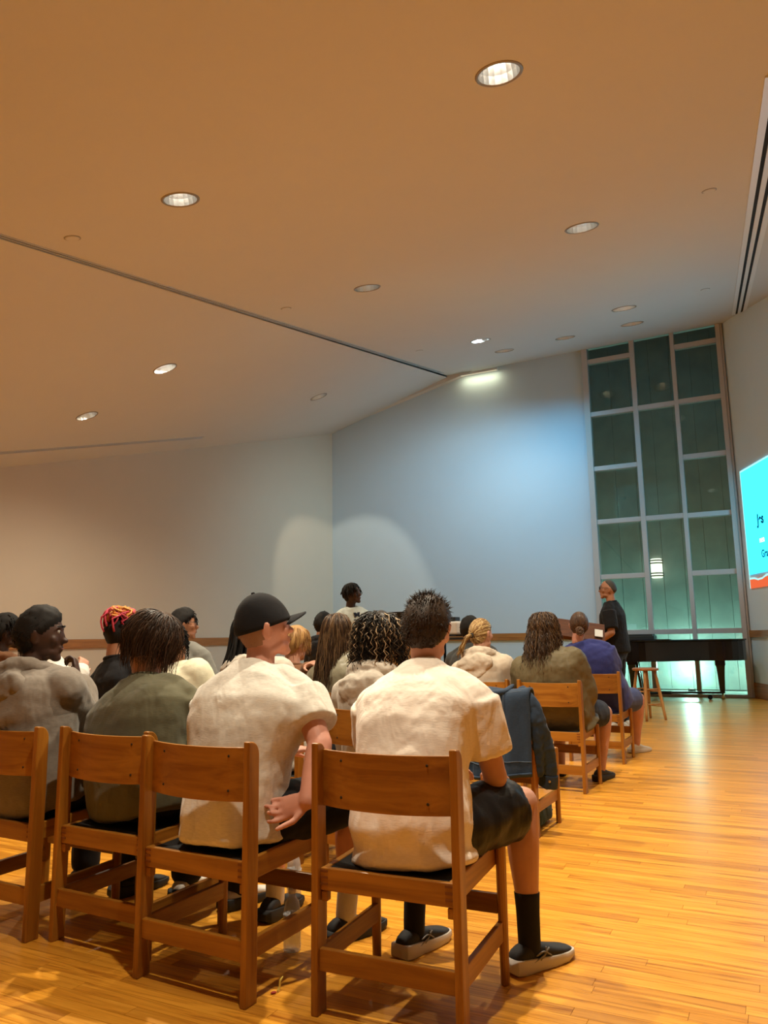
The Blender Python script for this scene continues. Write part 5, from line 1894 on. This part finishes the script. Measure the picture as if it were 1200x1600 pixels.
p = Person('q', 'person in dark clothes with black hair just beyond the blond ponytail', (0.90, 7.83), 28.5, (0.86, 7.9, 1.19), 30, 0, 0, SK['deep'], sw=1.1, bulk=1.1)
p.body().shirt(FB['dark'], 1.9, 0.022, name='sweater').trousers(FB['black']).shoes(M['shoe_black'], M['sole_black'])
mb = p.scalp(MB(), 0.026, 0.0, 0.006, 30)
p.fuzz(mb, 300, 0.03, 0.003)
hair(p, mb, M['hair_black'])

p = Person('r', 'person with long wavy brown hair in olive brown jacket on an aisle chair', (1.34, 6.085), 29.5, (1.235, 6.08, 1.165), 24, 0, 0, SK['light'], sw=1.14, bulk=1.16, belly=1.1, slouch=0.06,
           J={'KR': (0.22, 0.44, 0.50), 'AR': (0.20, 0.30, 0.085), 'TR': (0.24, 0.52, 0)})
p.body().shirt(FB['olive_jacket'], 1.9, 0.026, -0.17, name='jacket', disp=((0.16, 0.026), (0.05, 0.010)), loose=0.02, flare=0.012).trousers(FB['navy'], True).shoes(M['shoe_black'], M['sole_black'])
mb = p.scalp(MB(), 0.018)
p.strands(mb, 900, 0.38, 0.0032, 9, (-125, 125), (3, 65), (86, 110), (0.014, 0.042), 0.010, 0.075, 0.16, 17, 0.3, 0.34, lens=(0.6, 1.08))
hair(p, mb, M['hair_wavy'])

p = Person('s', 'person in blue t-shirt with hair in a low bun on the front aisle chair', (2.00, 7.345), 28.5, (1.815, 7.3, 1.205), 10, 0, 4, SK['pink'], sw=1.18, bulk=1.26, belly=1.2, slouch=0.06,
           J={'KR': (0.24, 0.44, 0.50), 'AR': (0.20, 0.42, 0.085), 'TR': (0.30, 0.60, 0)})
p.body().shirt(FB['blue'], 0.72, 0.018, -0.14, disp=((0.18, 0.020), (0.05, 0.006)), loose=0.008).trousers(FB['blueshorts'], True).shoes(M['shoe_white'], M['sole_white'])
mb = p.scalp(MB(), 0.012, 0.0, 0.002, 20)
T = (0.0, -0.110, -0.050)
p.gather(mb, 420, T, 0.0034, 5, 0.0, 0.010)
for k in range(46):
    a0 = rg.uniform(0, 6.28)
    tl = rg.uniform(-0.9, 0.9)
    R_ = rg.uniform(0.012, 0.036)
    c = V(*T) + V(rg.uniform(-0.006, 0.006), -0.012, rg.uniform(-0.006, 0.006))
    mb.tube(p.H(np.array([c + V(R_ * math.cos(a), -0.022 * math.cos(tl) + 0.4 * R_ * math.sin(a + tl) , R_ * math.sin(a)) for a in np.linspace(a0, a0 + 4.5, 12)])), 0.0055, 5)
hair(p, mb, M['hair_bun'])

# --- the presenter standing at the left, looking up at the slide
p = Person('t', 'presenter in pale grey t-shirt with short black locs standing by the podium', (-0.36, 9.05), 150, (-0.389, 8.99, 1.628), 112, 6, 6, SK['deep2'], stand=True, sw=1.05, vox=0.008, slouch=0.0)
p.body().eyes().shirt(FB['mint'], 0.75, 0.020, -0.06, loose=0.014).trousers(FB['black']).shoes(M['shoe_white'], M['sole_white'])
mb = p.scalp(MB(), 0.016)
p.strands(mb, 110, 0.11, 0.0055, 8, (-150, 150), (3, 60), (75, 105), (0.010, 0.022), 0.003, 0.05, 0.02, 9, 0.8)
hair(p, mb, M['hair_black'])
# block letter M and two thin printed lines on the chest
ink = plain('navy_print', (0.012, 0.02, 0.05, 1), 0.7)
Mo = [(-1, 0), (-0.35, 0), (-0.35, 0.25), (-0.5, 0.25), (-0.5, 0.7), (0, 0.2), (0.5, 0.7), (0.5, 0.25), (0.35, 0.25), (0.35, 0), (1, 0), (1, 0.25), (0.86, 0.25), (0.86, 0.95), (1, 0.95), (1, 1.2), (0.5, 1.2), (0, 0.68), (-0.5, 1.2), (-1, 1.2), (-1, 0.95), (-0.86, 0.95), (-0.86, 0.25), (-1, 0.25)]
def chest_point(s, dx):
    c = p.spine(s)
    return c + p.fwd * 0.146 + p.j['lat'] * dx
cx = chest_point(0.80, 0.0)
up_ = nrm(p.axis)
vs0 = [cx + p.j['lat'] * (-0.034 * x) * -1 + up_ * 0.042 * z for x, z in Mo]
n = len(Mo)
mb = MB()
mb.add(vs0 + [v_ + p.fwd * -0.03 for v_ in vs0], [tuple(range(n))] + [(i, (i + 1) % n, n + (i + 1) % n, n + i) for i in range(n)])
mb.build('emblem', ink, p.shirt_obj)
for dz in (-0.03, -0.055):
    MB().bar(cx + up_ * dz - p.j['lat'] * 0.05 - p.fwd * 0.012, cx + up_ * dz + p.j['lat'] * 0.05 - p.fwd * 0.012, 0.008, 0.03, up=p.fwd).build('printed_line', ink, p.shirt_obj)

# --- the standing man in black by the piano
p = Person('u', 'standing man in black polo shirt and glasses beside the piano', (2.835, 9.64), -60, (2.788, 9.65, 1.672), -80, 2, 0, SK['tan'], stand=True, sw=1.02, bulk=1.04, belly=1.08, vox=0.008, slouch=0.0,
           J={'EL': (-0.27, -0.03, 1.14), 'WL': (-0.20, 0.22, 0.99), 'handL': {'dir': (0.25, 0.5, -0.55), 'palm': (0.8, 0.1, -0.3), 'curl': 0.5}})
p.body().eyes(brow=M['hair_grey']).glasses(M['specs']).shirt(FB['black'], 0.85, 0.020, -0.06, collar=True, name='polo_shirt', loose=0.010).trousers(FB['navy']).shoes(M['shoe_white'], M['sole_white'])
for k in range(2):
    MB().ball(p.spine(0.78 - 0.09 * k) + p.fwd * (0.148 + 0.004 * k), 0.007, nu=8, nv=6).build('button', M['white_metal'], p.shirt_obj)
mb = p.scalp(MB(), 0.004, 0.42, 0.0, 20)
hair(p, mb, M['hair_grey'])
